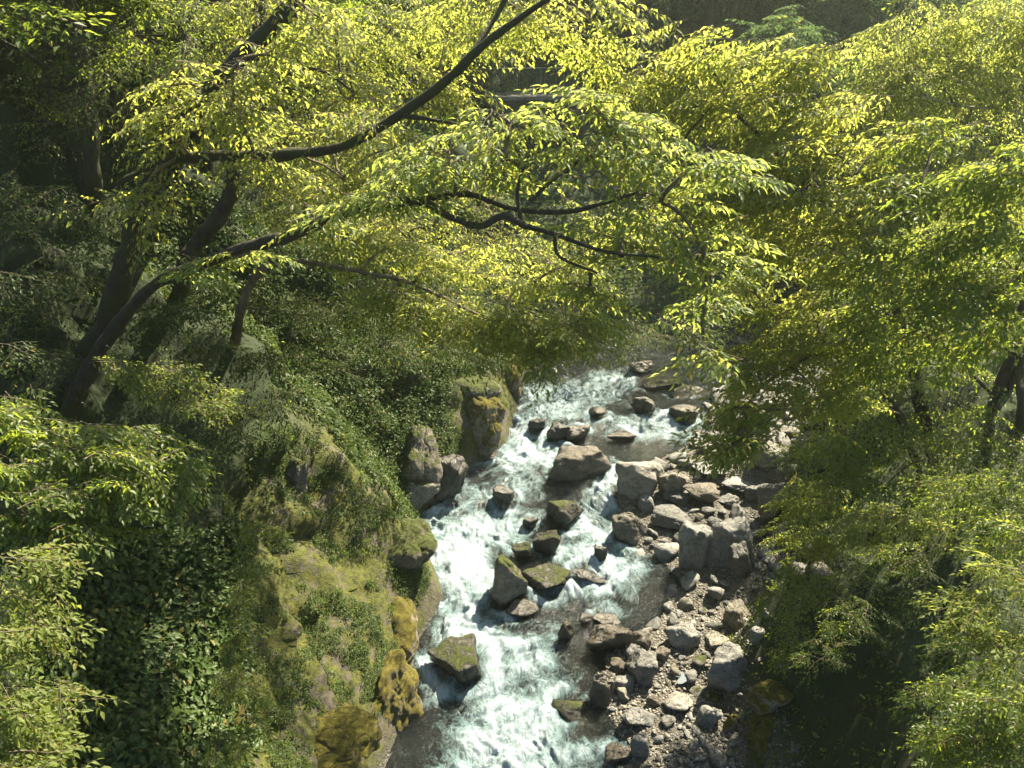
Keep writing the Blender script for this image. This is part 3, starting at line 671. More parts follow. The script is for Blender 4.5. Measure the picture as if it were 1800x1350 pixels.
def boughs(LV, TB, base, yaw, pitch, roll, size, leaf, wr=.42, dense=False, twig=.004):
    T = BTD if dense else BT; pick = rs.randint(len(T), size=len(base))
    for k in range(len(T)):
        s = pick == k
        if not s.any(): continue
        P_, D_, N_, A_, B_ = T[k]; M = rotm(yaw[s], pitch[s], roll[s]); z = size[s][:, None, None]; b = base[s][:, None]
        q = np.einsum('nij,mj->nmi', M, P_) * z + b; d = np.einsum('nij,mj->nmi', M, D_); n = np.einsum('nij,mj->nmi', M, N_)
        K = q.shape[0] * q.shape[1]; L = (leaf * rs.uniform(.5, 1.3, K)); d = d.reshape(-1, 3) + rs.normal(size=(K, 3)) * .12
        LV.add(q.reshape(-1, 3), d, n.reshape(-1, 3) + rs.normal(size=(K, 3)) * .2, L, L * wr)
        if TB is not None:
            a = (np.einsum('nij,mj->nmi', M, A_) * z + b).reshape(-1, 3); c = (np.einsum('nij,mj->nmi', M, B_) * z + b).reshape(-1, 3)
            r_ = np.tile(np.concatenate([np.linspace(2.2, 1.2, 8), np.full(len(A_) - 8, .7)]), s.sum()) * twig; TB.prisms(a, c, r_)
def px(pts): return np.array([P(u, v, d) for u, v, d in pts])
def tree(name, label, cat, clusters, limbs=(), mat='mid', leaf=.09, size=1.2, bark=BARK, group=None, dense=False, base=None, drop=.18, fine=True, wr=.42, crown='crown', conn=True, bias=None):
    """limbs: list of (partname, [(u,v,d)...], r0, r1).  clusters: (u,v,ru,rv,d,dd,n)"""
    if base is None: base = px([limbs[0][1][0]])[0] if limbs else P(*clusters[0][:2], clusters[0][4])
    root = empty(name, base); tag(root, label, cat, group); nodes = []
    def loc(V): return V - base
    for li, (pn, pts, r0, r1) in enumerate(limbs):
        pw = px(pts)
        if pn == 'trunk':
            u0, v0, d0 = pts[0]; g0 = ghit(u0 - 6, min(v0 + 45, 1200)); dg = (g0 - CAM) @ FW
            if dg > d0 and np.linalg.norm(g0 - pw[0]) < 7: pw = np.vstack([g0 + unit(g0 - CAM) * .5, pw])
            elif gz(pw[0][0], pw[0][1]) < pw[0][2]: pw = np.vstack([[pw[0][0], pw[0][1], gz(pw[0][0], pw[0][1]) - .5], pw])
        c = catmull(pw, 8); m = len(c); tb = Tubes()
        wob = fbm(c * 1.1, 2, 4)[:, None] * np.array([1, 1, 1]) * r0 * .5; c = c + wob * np.sin(np.pi * np.linspace(0, 1, m))[:, None]
        tb.add(loc(c), np.linspace(r0, r1, m) * (1 + .12 * vnoise(c * 2.3, 6)), 14, .3)
        tb.build(pn, bark, root); nodes += list(c[::3])
    LV, TB = Leaves(), Tubes()
    nodes = [np.array(q) for q in nodes] or [base]
    for (u, v, ru, rv, d, dd, n) in sorted(clusters, key=lambda c: np.min([np.linalg.norm(P(c[0], c[1], c[4]) - q) for q in nodes])):
        C_ = P(u, v, d); j = int(np.argmin([np.linalg.norm(C_ - q) for q in nodes])); q0 = nodes[j]
        if conn and np.linalg.norm(C_ - q0) > .15:
            mid = (q0 + C_) / 2 + np.array([0, 0, .12 * np.linalg.norm(C_ - q0)]); c = catmull([q0, mid, C_], 7)
            c = c + fbm(c * 2., 2, 3)[:, None] * .05; TB.add(loc(c), np.linspace(.03, .012, len(c)), 6)
            nodes += list(c[::4]); nodes.append(C_)
        n = int(n * 1.25 + .5) if mat in ('bright', 'feather', 'mid') else n
        t = rs.normal(size=(n, 3)); t = unit(t) * rs.uniform(.25, 1, (n, 1)) ** .5
        ctr = C_ + RT * (t[:, :1] * ru / F * d) + UP * (t[:, 1:2] * rv / F * d) + FW * (t[:, 2:] * dd)
        out = ctr - (q0 * .5 + C_ * .5); yaw = np.arctan2(out[:, 1], out[:, 0]) + rs.normal(size=n) * .9
        if bias is not None: yaw = bias + rs.normal(size=n) * .7
        pitch = drop + rs.normal(size=n) * .18; roll = rs.normal(size=n) * .2; sz = size * rs.uniform(.6, 1.2, n)
        dirv = np.stack([np.cos(yaw) * np.cos(pitch), np.sin(yaw) * np.cos(pitch), -np.sin(pitch)], 1)
        b = ctr - dirv * sz[:, None] * .5
        if conn:
            k = min(n, 8); TB.prisms(loc(np.repeat(C_[None], k, 0)), loc(b[:k]), .008)
        boughs(LV, TB, loc(b), yaw, pitch, roll, sz, leaf, wr, dense, twig=.0035 * max(1, size))
    LV.build(crown, LM[mat], root, fine)
    if TB.n: TB.build('twigs', TWIG, root)
    return root
exec_trees = True

# ---------------------------------------------------------------- ground cover (leaves nobody could count)
tri = np.concatenate([gF[:, [0, 1, 2]], gF[:, [0, 2, 3]]]); A_, B_, C_ = gV[tri[:, 0]], gV[tri[:, 1]], gV[tri[:, 2]]
crs = np.cross(B_ - A_, C_ - A_); tarea = np.linalg.norm(crs, axis=1) / 2; tnor = unit(crs); tnor *= np.sign(tnor[:, 2:3] + 1e-9)
tmid = (A_ + B_ + C_) / 3; tside = side[tri].mean(1)
tu, tv, tz = proj(tmid)
def scatter(mask, n):
    wgt = tarea * mask; cs = np.cumsum(wgt); k = np.searchsorted(cs, rs.rand(n) * cs[-1]); a, b = rs.rand(n, 1), rs.rand(n, 1); f = a + b > 1; a = np.where(f, 1 - a, a); b = np.where(f, 1 - b, b)
    return A_[k] + (B_[k] - A_[k]) * a + (C_[k] - A_[k]) * b, tnor[k]
def cover(name, label, mask, n, nl, leaf, mat, wr=.5, lift=.06, spread=.08, fine=False, cat='ground cover'):
    X, Nr = scatter(mask, n); LV = Leaves(); K = n * nl
    down = unit(np.stack([Nr[:, 0], Nr[:, 1], -.9 * (1 - Nr[:, 2])], 1) + 1e-6)
    X = np.repeat(X, nl, 0); Nn = np.repeat(Nr, nl, 0); dn = np.repeat(down, nl, 0)
    hgt = rs.uniform(0, 1, (K, 1)) * lift * np.repeat(rs.uniform(.4, 1.6, (n, 1)), nl, 0)
    rd = unit(rs.normal(size=(K, 3))); rd -= (rd * Nn).sum(1)[:, None] * Nn
    q = X + Nn * hgt + rd * spread * rs.rand(K, 1)
    D = unit(rd) * .9 + dn * .55 + np.array([0, 0, -.35]) + Nn * .25 + rs.normal(size=(K, 3)) * .15
    LV.add(q, D, Nn + np.array([0, 0, .5]) + rs.normal(size=(K, 3)) * .3, leaf * rs.uniform(.55, 1.25, K), leaf * wr * rs.uniform(.55, 1.25, K))
    o = LV.build(name, LM[mat], None, fine); tag(o, label, cat, kind='stuff'); return o
pn = fbm(tmid * .9 + 3, 3, 51); pn2 = fbm(tmid * 2.2, 3, 52)
left = tside < -.35
near = (tmid[:, 1] < 37) & (tmid[:, 1] > 1)
inpx = lambda a, b, c, d_: (tu > a) & (tu < b) & (tv > c) & (tv < d_)
mossy = left & (tside > -3.6) & (tmid[:, 1] < 24) & (tmid[:, 1] > 6)
broad = left & (tu > 60) & (tu < 430) & (tv > 930)
zr = left & near & (tside < -2.4) & ~broad
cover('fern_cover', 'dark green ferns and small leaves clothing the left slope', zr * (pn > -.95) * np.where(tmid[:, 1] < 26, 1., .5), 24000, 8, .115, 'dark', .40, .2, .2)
cover('herb_cover', 'mid green herbs scattered over the left slope', zr * (pn2 > .05), 7500, 8, .10, 'mid', .42, .26, .18)
cover('broadleaf_cover', 'broad oval leaves carpeting the bottom left slope', broad * 1., 2600, 7, .155, 'glossy', .55, .22, .2, True)
cover('moss_herb_cover', 'tiny leaved plants growing on the mossy left cliff', mossy * (pn2 + pn * .6 > -.05), 22000, 7, .045, 'glossy', .55, .06, .07)
cover('moss_sprig_cover', 'yellow green sprigs dotted over the mossy left cliff', mossy * (pn2 > .3), 3500, 7, .05, 'mid', .5, .1, .09)
cover('ivy_cover', 'dark blue green leaves hanging on the cliff above the left chute', (left & (tmid[:, 1] > 17) & (tmid[:, 1] < 31) & (tside > -6) & ~inpx(790, 935, 650, 820)) * 1., 13000, 7, .12, 'glossy', .5, .2, .15)
right = (tside > np.interp(tmid[:, 1], *GY) + .1)
cover('bank_cover', 'low plants and fallen leaves on the right bank slope', (right & near) * (pn > -.5) * np.where(tmid[:, 1] < 17, 2.5, 1), 30000, 7, .09, 'mid', .45, .2, .14)
cover('far_undergrowth', 'undergrowth on the distant valley slopes', ((tmid[:, 1] >= 33) & (tmid[:, 1] < 90) & (np.abs(tside) > .3) & (tu > -300) & (tu < 2100)) * 1., 30000, 7, .26, 'far', .5, .6, .5)
# clumps of leaves on the rocks of the left cliff

# ---------------------------------------------------------------- trees (photo pixel, photo pixel, metres from the lens)
tree('cherry_tree', 'old leaning tree with a mossy trunk and a long limb arching to the top', 'tree',
 [(560, 60, 110, 60, 14.2, 1, 20), (700, 60, 90, 60, 14, 1, 20), (620, 170, 110, 50, 14.2, 1.2, 18), (800, 40, 80, 50, 13, 1, 16), (760, 170, 70, 40, 12.5, .8, 12),
  (920, 25, 80, 26, 11.5, 1, 10), (540, 240, 90, 40, 13.2, 1, 12), (700, 260, 80, 30, 12.5, .8, 12), (1040, 40, 80, 45, 11, 1, 14), (1100, 140, 40, 26, 12, .6, 5), (450, 30, 90, 50, 14.2, 1, 16), (850, 10, 80, 36, 11.5, 1, 10),
  (400, 200, 60, 40, 10.6, .5, 7), (300, 150, 60, 40, 11, .5, 6), (480, 90, 60, 40, 10.2, .5, 5), (410, 120, 60, 50, 10.4, .5, 5), (560, 30, 60, 40, 10, .5, 4), (470, 280, 60, 14, 11, .3, 3), (640, 210, 60, 24, 10.4, .4, 4), (270, 230, 50, 40, 11, .5, 5), (250, 340, 50, 40, 11.2, .5, 6), (400, 180, 90, 60, 13, 1, 9), (620, 330, 60, 30, 12.8, .7, 8)],
 [('trunk', [(108, 740, 14.4), (150, 640, 13.8), (200, 540, 13.2), (238, 400, 12.4), (272, 290, 11.9), (340, 190, 11.5), (430, 95, 11.1), (540, -10, 10.7), (640, -90, 10.4)], .21, .09),
  ('branch', [(272, 285, 11.9), (330, 276, 11.6), (420, 273, 11.2), (560, 263, 10.6), (640, 240, 10.2), (720, 190, 9.9), (790, 138, 9.6), (850, 80, 9.4), (960, 0, 9.2), (1040, -60, 9)], .095, .03),
  ('branch', [(790, 140, 9.6), (835, 85, 9.7), (880, 15, 9.8), (900, -30, 9.8)], .04, .025),
  ('branch', [(700, 203, 10), (735, 208, 9.8), (775, 215, 9.6), (840, 222, 9.4)], .032, .012)],
 'bright', .10, 1.15, BARKM)
tree('cherry_tree', 'tree whose low limb carries the large nearby drooping leaves over the river', 'tree',
 [(790, 265, 100, 34, 8.4, .5, 7), (900, 215, 100, 36, 8.4, .5, 8), (1040, 180, 90, 30, 8.4, .5, 8), (1120, 240, 90, 40, 8.2, .5, 8), (1230, 290, 80, 50, 8.2, .5, 8), (700, 325, 80, 26, 8.8, .4, 7), (560, 385, 60, 16, 9.6, .4, 4), (420, 440, 60, 16, 10.6, .4, 4), (330, 470, 50, 20, 10.8, .4, 4),
  (870, 290, 90, 34, 8.3, .5, 6), (1030, 280, 100, 34, 8.3, .5, 6), (1160, 350, 90, 45, 8.3, .5, 7), (1230, 430, 70, 50, 8.4, .5, 7), (1240, 540, 45, 45, 8.8, .5, 4), (1230, 610, 35, 24, 9, .4, 2), (1090, 420, 60, 34, 8.2, .5, 6), (640, 350, 40, 16, 8.9, .3, 4), (1040,500,50,25,8.4,.4,4)],
 [('trunk', [(120, 720, 13.2), (165, 640, 12.8), (215, 560, 12.3), (280, 495, 11.7), (350, 465, 11)], .15, .075),
  ('branch', [(280, 495, 11.7), (350, 465, 11), (430, 435, 10.4), (520, 410, 9.8), (600, 370, 9.2), (660, 358, 8.9), (740, 352, 8.6), (800, 375, 8.4), (850, 390, 8.3), (890, 374, 8.2), (930, 396, 8.1), (980, 412, 8), (1060, 440, 7.9), (1160, 452, 7.8)], .09, .012),
  ('branch', [(740, 352, 8.6), (780, 345, 8.6), (830, 341, 8.5), (900, 364, 8.4), (1000, 372, 8.3), (1060, 357, 8.2), (1120, 338, 8.1)], .04, .018),
  ('branch', [(916, 392, 8.2), (910, 330, 8.2), (930, 272, 8.2)], .022, .01), ('branch', [(934, 352, 8.3), (965, 322, 8.4), (1002, 296, 8.5)], .02, .01),
  ('branch', [(975, 415, 8.1), (985, 450, 8.2), (1050, 480, 8.3)], .02, .01)],
 'near', .118, .95, BARK, drop=.02, wr=.34)
tree('forked_tree', 'dark upright tree with a forked stem between the two long limbs', 'tree',
 [(520, 130, 80, 50, 14.5, 1, 12), (600, 100, 60, 40, 14.5, 1, 8), (490, 210, 80, 40, 15, 1, 10), (480, 330, 70, 50, 15.5, 1, 14), (560, 380, 80, 40, 15.5, 1, 14), (430, 50, 70, 50, 14, 1, 10), (640, 300, 70, 40, 15, 1, 10)],
 [('trunk', [(325, 470, 15.6), (345, 430, 15.3), (388, 378, 15), (408, 322, 14.8), (424, 230, 14.5), (440, 150, 14.2), (452, 70, 14), (460, -20, 13.8)], .17, .09),
  ('branch', [(432, 205, 14.4), (465, 165, 14.2), (505, 133, 14), (560, 122, 13.8), (620, 160, 13.6)], .05, .02),
  ('branch', [(455, 225, 14.4), (468, 180, 14.3), (500, 160, 14.1), (540, 155, 14)], .04, .02), ('branch', [(600, 140, 13.7), (595, 100, 13.7), (590, 50, 13.7)], .025, .015)],
 'bright', .08, 1.1, BARK)
tree('slender_tree', 'upright tree with a forked dark trunk at the top left of the photo', 'tree',
 [(330, 60, 90, 50, 14.5, 1.2, 14), (250, 120, 80, 50, 14.5, 1.2, 12), (360, 120, 50, 50, 14, .8, 8)],
 [('trunk', [(300, 330, 16), (312, 220, 15.6), (322, 120, 15.2), (322, 60, 15), (308, -10, 14.8)], .19, .12), ('branch', [(322, 62, 15), (340, 25, 14.9), (352, -20, 14.8)], .09, .06)], 'mid', .085, 1.1, BARKM)
tree('slender_tree', 'brownish trunk leaning in the shade near the top left corner', 'tree',
 [(130, 70, 90, 50, 15, 1.2, 12), (200, 200, 70, 60, 15, 1, 10)],
 [('trunk', [(165, 320, 16.4), (160, 200, 16), (145, 100, 15.7), (110, -20, 15.3)], .18, .12)], 'dark', .09, 1.1, BARKM)
tree('slender_tree', 'leftmost straight trunk at the top left corner', 'tree',
 [(50, 60, 80, 60, 16, 1.2, 14), (60, 200, 80, 60, 16, 1.2, 12)],
 [('trunk', [(85, 330, 17.2), (85, 200, 16.9), (88, 80, 16.5), (90, -20, 16.2)], .15, .11)], 'mid', .085, 1.1, BARK)
tree('maple_tree', 'tree with bright pale sprays hanging low over the head of the left chute', 'tree',
 [(700, 520, 70, 26, 12.2, .6, 18), (790, 545, 70, 26, 12, .6, 18), (880, 560, 70, 24, 11.8, .6, 18), (990, 585, 70, 22, 11.6, .6, 18), (950, 622, 30, 12, 11.5, .4, 5), (1040, 560, 40, 16, 11.8, .4, 6), (850, 590, 50, 18, 11.8, .5, 7),
  (690, 440, 90, 34, 13, .8, 14), (820, 440, 90, 34, 13, .8, 14), (930, 500, 60, 24, 12.6, .6, 9), (600, 440, 60, 26, 13.2, .7, 8), (760, 470, 80, 24, 12.6, .6, 9), (1010, 470, 60, 24, 12.8, .6, 7)],
 [('trunk', [(420, 560, 15), (440, 500, 14.4), (480, 455, 13.8)], .1, .07),
  ('branch', [(480, 455, 13.8), (560, 464, 13), (640, 480, 12.4), (700, 490, 12.2), (770, 520, 12), (850, 556, 11.8), (940, 585, 11.6)], .05, .012)],
 'bright', .10, .95, TWIG, drop=.12, wr=.38)
tree('maple_tree', 'yellow green tree filling the gap between the long limbs', 'tree',
 [(760, 400, 110, 40, 16, 1, 16), (900, 440, 110, 50, 16.5, 1, 16), (1050, 400, 100, 50, 16, 1, 14), (660, 400, 90, 40, 16, 1, 14), (820, 330, 100, 40, 16, 1, 12), (1000, 480, 80, 40, 16.5, 1, 10), (560, 300, 80, 40, 16.5, 1, 12)],
 [('branch', [(600, 500, 17.5), (640, 460, 17), (720, 410, 16.5)], .07, .04)], 'bright', .085, 1.2, BARK)
tree('elm_tree', 'bright yellow green tree spreading over the river right of the middle', 'tree',
 [(1150, 100, 70, 40, 12, 1, 12), (1240, 100, 80, 40, 12, 1, 14), (1340, 110, 80, 30, 11.8, 1, 14), (1420, 95, 50, 16, 11.6, .6, 6), (1300, 190, 100, 40, 12, 1, 18), (1420, 190, 80, 40, 12, 1, 14),
  (1200, 200, 80, 40, 12.3, 1, 12), (1360, 270, 110, 40, 12, 1, 18), (1470, 270, 50, 40, 11.8, 1, 9), (1280, 340, 90, 40, 12.3, 1, 14), (1420, 350, 80, 30, 12, 1, 12), (1490, 380, 60, 20, 11.8, .8, 6), (1200, 300, 70, 40, 12.5, 1, 8), (1500, 460, 60, 30, 12.5, .8, 8), (1420, 430, 70, 30, 13, .8, 9), (1330, 400, 60, 30, 13, .8, 7), (1540, 330, 50, 30, 12, .8, 8), (1560, 250, 40, 30, 12, .8, 6)],
 [('trunk', [(1640, 820, 17), (1610, 680, 15.5), (1570, 520, 14), (1500, 400, 13)], .14, .08), ('branch', [(1500, 400, 13), (1400, 300, 12.5), (1300, 200, 12.2), (1250, 120, 12)], .06, .02),
  ('branch', [(1400, 300, 12.5), (1300, 300, 12.3), (1200, 260, 12)], .04, .015), ('branch', [(1205, 240, 11.8), (1235, 205, 11.8), (1262, 175, 11.8)], .02, .01)],
 'bright', .125, 1.05, BARK, bias=2.9, wr=.36, drop=.08)
tree('elm_tree', 'tree with bright sprays drooping over the right end of the upper rapids', 'tree',
 [(1400, 610, 80, 34, 13, .8, 13), (1330, 660, 60, 28, 12.8, .7, 9), (1430, 690, 70, 34, 12.8, .7, 12), (1285, 780, 36, 22, 11.6, .4, 9), (1290, 715, 30, 16, 11.8, .4, 5), (1320, 750, 30, 20, 11.8, .4, 4), (1480, 620, 70, 34, 13.2, .8, 11), (1420, 540, 90, 30, 13.5, .8, 11), (1350, 450, 70, 30, 13.5, .8, 7), (1340, 720, 30, 14, 12.6, .4, 3), (1360, 560, 60, 26, 13.5, .6, 7), (1300, 500, 60, 30, 14, .6, 7), (1500, 690, 60, 30, 13.6, .7, 8), (1290, 620, 40, 20, 13.5, .4, 4)],
 [('trunk', [(1620, 860, 16.5), (1590, 760, 15.5), (1540, 660, 14.2), (1480, 600, 13.4)], .1, .05), ('branch', [(1480, 600, 13.4), (1400, 640, 13), (1330, 690, 12.8), (1290, 770, 12.5)], .035, .01)],
 'bright', .12, .95, BARK, drop=.15, bias=3.1, wr=.38)
tree('locust_tree', 'feathery pale yellow tree at the top right corner', 'tree',
 [(1600, 60, 90, 50, 16.8, 1.3, 28), (1720, 50, 90, 60, 16.8, 1.56, 30), (1560, 160, 60, 34, 17, 1.3, 18), (1660, 160, 90, 44, 16.8, 1.3, 24), (1770, 160, 60, 60, 16.8, 1.3, 14), (1800, 60, 60, 60, 16.4, 1.3, 12), (1545, 250, 50, 30, 17.3, 1.04, 7), (1690, 250, 50, 24, 16.8, 0.91, 6)],
 [('trunk', [(1960, 900, 19.8), (1940, 600, 18.3), (1900, 350, 17.4), (1850, 180, 16.8), (1780, 60, 16.6)], .15, .07), ('branch', [(1900, 240, 17), (1780, 196, 16.6), (1720, 190, 16.4), (1680, 185, 16.4), (1610, 165, 16.3)], .03, .012)],
 'feather', .10, 1.5, PALEW, dense=True, wr=.4, drop=.3)
tree('walnut_tree', 'mid green tree with glinting leaves filling the right edge of the photo', 'tree',
 [(1700, 330, 80, 40, 10.5, .8, 10), (1780, 300, 50, 50, 10, .8, 9), (1620, 330, 70, 40, 11, .8, 9), (1740, 430, 80, 50, 10.5, .8, 14), (1620, 440, 80, 40, 11.5, .8, 10), (1560, 480, 70, 40, 12, .8, 9), (1680, 510, 80, 40, 11, .8, 12), (1780, 520, 50, 50, 10.5, .8, 9), (1560, 560, 70, 40, 12, .8, 8), (1640, 600, 80, 34, 12, .8, 10), (1740, 590, 60, 30, 11.5, .8, 9), (1640, 240, 60, 30, 11.5, .7, 8), (1560, 620, 60, 30, 12.5, .7, 8)],
 [('trunk', [(1905, 900, 13), (1880, 700, 12), (1840, 520, 11), (1760, 380, 10.6), (1700, 300, 10.4)], .1, .04), ('branch', [(1840, 640, 11.5), (1740, 600, 11.5), (1700, 550, 11.5), (1660, 518, 11.5)], .035, .015)],
 'mid', .12, 1.0, BARK, bias=3.1, wr=.38)
tree('plum_tree', 'dark many stemmed tree standing at the right edge above the bank', 'tree',
 [(1600, 700, 80, 40, 15.5, 1, 12), (1700, 650, 70, 30, 15, 1, 7), (1520, 760, 80, 40, 15.5, 1, 12), (1640, 800, 90, 40, 15, 1, 14), (1750, 790, 60, 30, 14.5, 1, 9), (1560, 850, 70, 34, 15.5, 1, 8), (1440, 790, 60, 30, 16, .8, 7), (1790, 580, 40, 30, 14.5, .8, 6), (1480, 840, 60, 26, 15.5, .7, 8), (1700, 740, 70, 30, 15, .8, 8), (1560, 660, 60, 30, 15.5, .8, 8)],
 [('trunk', [(1738, 760, 15), (1748, 700, 15), (1772, 640, 14.8), (1790, 560, 14.6), (1795, 480, 14.4)], .11, .07), ('trunk', [(1742, 740, 15), (1770, 690, 14.9), (1800, 620, 14.7), (1830, 540, 14.5)], .08, .05),
  ('trunk', [(1795, 740, 14.6), (1793, 640, 14.5), (1805, 540, 14.3)], .1, .07), ('branch', [(1750, 700, 15), (1700, 650, 15), (1640, 600, 15), (1560, 590, 15)], .035, .015)],
 'mid', .10, 1.0, BARK)
# shrubs
def shrub(label, clusters, mat='mid', leaf=.09, size=.8, name='shrub', **k):
    u, v, d = clusters[0][0], clusters[0][1] + 30, clusters[0][4] + .5
    X = P(u, v, d); X[2] = min(X[2], gz(X[0], X[1]) + .1)
    return tree(name, label, 'shrub', clusters, (), mat, leaf, size, base=X, conn=k.pop('conn', False), crown='foliage', **k)
shrub('sunlit pointed leaf bush in the left foreground below the mossy trunk', [(130, 760, 90, 34, 9.4, .5, 13), (250, 780, 80, 34, 9.4, .5, 12), (60, 840, 70, 40, 9, .5, 12), (180, 860, 90, 34, 9, .5, 14), (300, 830, 50, 30, 9.3, .4, 8), (60, 920, 70, 34, 8.8, .4, 10), (30, 720, 50, 34, 9.6, .5, 7), (150, 920, 60, 24, 8.9, .4, 7)], 'mid', .10, .75, bias=.2, drop=.25)
shrub('glinting bush at the foot of the low limb', [(290, 660, 60, 30, 11, .5, 10), (350, 700, 60, 28, 11, .5, 9), (220, 640, 50, 26, 11, .5, 6)], 'pale', .075, .7, bias=.2)
shrub('bright small leaved bush in the bottom left corner', [(50, 1010, 50, 50, 7.2, .4, 9), (40, 1110, 50, 50, 7, .4, 10), (50, 1220, 60, 50, 6.9, .4, 11), (60, 1310, 70, 40, 6.8, .4, 10), (20, 1370, 60, 40, 6.6, .4, 8)], 'pale', .075, .55, bias=.2)
shrub('pale sprig bush catching the sun on the left cliff', [(450, 935, 34, 20, 12.5, .4, 6), (410, 1050, 30, 34, 10.8, .3, 6), (440, 1010, 30, 30, 11.4, .3, 5)], 'pale', .06, .45)
shrub('sunlit strip of leafy sprigs beside the orange streaked rib', [(420, 1120, 24, 40, 10.4, .3, 6), (400, 1200, 22, 40, 10, .3, 5), (440, 1230, 20, 40, 10, .3, 4), (380, 1320, 60, 22, 9.6, .3, 6)], 'pale', .085, .4)
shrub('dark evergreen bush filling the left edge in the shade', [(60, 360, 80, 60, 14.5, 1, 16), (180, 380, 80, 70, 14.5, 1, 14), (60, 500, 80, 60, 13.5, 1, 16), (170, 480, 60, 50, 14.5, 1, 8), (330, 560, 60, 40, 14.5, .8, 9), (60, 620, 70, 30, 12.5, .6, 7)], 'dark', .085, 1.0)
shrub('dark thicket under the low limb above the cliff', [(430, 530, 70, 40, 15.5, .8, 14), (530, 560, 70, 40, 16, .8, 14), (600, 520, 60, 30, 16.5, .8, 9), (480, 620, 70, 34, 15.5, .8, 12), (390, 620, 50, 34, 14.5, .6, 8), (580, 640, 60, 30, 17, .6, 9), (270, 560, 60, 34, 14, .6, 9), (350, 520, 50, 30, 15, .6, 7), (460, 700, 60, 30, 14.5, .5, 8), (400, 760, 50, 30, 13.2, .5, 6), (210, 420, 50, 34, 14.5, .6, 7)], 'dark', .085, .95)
shrub('leafy thicket hanging over the cliff edge beside the maple sprays', [(680, 600, 60, 30, 18.5, .7, 11), (740, 620, 60, 24, 19, .7, 10), (650, 560, 60, 30, 18, .7, 8), (810, 620, 50, 20, 20, .6, 7)], 'dark', .09, .95)
shrub('pale sprays leaning out of the right bank above the dark hollow', [(1480, 880, 60, 20, 12.5, .5, 7), (1570, 905, 60, 18, 12, .5, 8), (1650, 930, 50, 20, 11.5, .5, 6), (1420, 860, 40, 20, 13.5, .5, 4), (1700, 960, 40, 24, 11, .4, 4)], 'pale', .06, .6, bias=3., dense=True)
shrub('compound leaved bush at the right edge beside the dark hollow', [(1740, 1060, 60, 24, 7.2, .3, 5), (1790, 1000, 40, 30, 7, .3, 4), (1720, 1110, 50, 16, 7.2, .3, 3), (1790, 1130, 40, 30, 7, .3, 4)], 'pale', .062, .62, bias=3.1, dense=True, drop=.12)
shrub('shaded bush filling the bottom right corner', [(1700, 1240, 70, 40, 8.2, .5, 10), (1780, 1220, 50, 60, 7.8, .5, 9), (1650, 1310, 60, 34, 8.4, .4, 8), (1760, 1320, 70, 34, 7.8, .4, 10)], 'mid', .06, .6, bias=3., dense=True)
shrub('right edge thicket above the compound leaved bush', [(1770, 860, 60, 40, 11, .6, 9), (1790, 940, 40, 40, 10, .5, 7), (1690, 850, 50, 30, 12, .6, 7), (1740, 900, 50, 30, 11, .5, 6)], 'mid', .07, .75, dense=True, bias=3.)
shrub('light green bush growing among stones below the overhanging twigs', [(1430, 930, 50, 26, 17, .4, 9), (1390, 960, 34, 20, 18, .4, 5), (1480, 960, 50, 26, 16.5, .4, 8)], 'mid', .06, .6)
shrub('small leaved bush spilling onto the gravel right of the big pitted boulder', [(1400, 1050, 50, 26, 14.5, .4, 9), (1460, 1040, 50, 34, 14.2, .4, 9), (1380, 1100, 30, 16, 14.5, .3, 4), (1500, 1000, 40, 30, 14.5, .4, 6)], 'mid', .055, .6)
shrub('dark bush inside the hollow of the right bank', [(1450, 1130, 40, 34, 13, .4, 6), (1540, 1080, 50, 50, 13, .4, 6), (1600, 1000, 50, 34, 13, .4, 5)], 'dark', .055, .55)
shrub('bush covering the top of the right bank wall above the hollow', [(1520, 930, 60, 30, 14.5, .4, 9), (1590, 970, 50, 24, 13.6, .4, 7), (1440, 900, 50, 24, 15.5, .4, 7), (1650, 900, 50, 30, 13, .4, 7)], 'mid', .075, .65, bias=3.)
shrub('bright bush with drooping tips beside the upper stone bank', [(1400, 890, 44, 24, 16.5, .4, 8), (1370, 930, 30, 20, 17, .3, 4), (1440, 960, 40, 20, 16, .4, 6), (1480, 820, 50, 20, 16, .4, 5)], 'bright', .085, .65, bias=3.)
shrub('low bush hanging over the right side of the gravel', [(1390, 1150, 24, 24, 13.8, .3, 4), (1420, 1010, 50, 24, 15.2, .4, 7), (1350, 1060, 24, 16, 15, .3, 3), (1480, 1090, 44, 24, 13.2, .3, 5)], 'mid', .07, .5, bias=3.)
shrub('leafy tangle at the right edge of the dark hollow', [(1640, 1060, 40, 40, 10.5, .4, 6), (1680, 1150, 40, 30, 9.5, .4, 6), (1620, 1240, 40, 20, 9.5, .4, 4)], 'dark', .075, .55, bias=3.)
shrub('bush at the foot of the far bank behind the head of the rapids', [(1010, 560, 60, 24, 29, 1.2, 9), (1100, 580, 70, 22, 29, 1.2, 11), (1190, 570, 60, 24, 29, 1.2, 9), (940, 560, 60, 30, 28, 1.2, 8)], 'dark', .13, 1.7)
# ---- added tree, mostly out of frame, whose crowns shade the left slope
tree('added_shade_tree', 'added dark shade tree above the top left corner, mostly out of frame', 'tree',
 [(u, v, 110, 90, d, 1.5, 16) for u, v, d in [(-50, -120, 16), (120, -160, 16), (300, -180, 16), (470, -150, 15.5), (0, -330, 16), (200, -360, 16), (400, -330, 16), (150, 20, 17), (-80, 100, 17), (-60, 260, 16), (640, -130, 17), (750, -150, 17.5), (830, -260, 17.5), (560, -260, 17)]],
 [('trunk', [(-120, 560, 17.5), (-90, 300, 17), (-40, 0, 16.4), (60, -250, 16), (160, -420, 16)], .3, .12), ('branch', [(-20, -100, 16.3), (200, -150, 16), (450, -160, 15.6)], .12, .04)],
 'dark', .11, 1.5, BARK, fine=False)

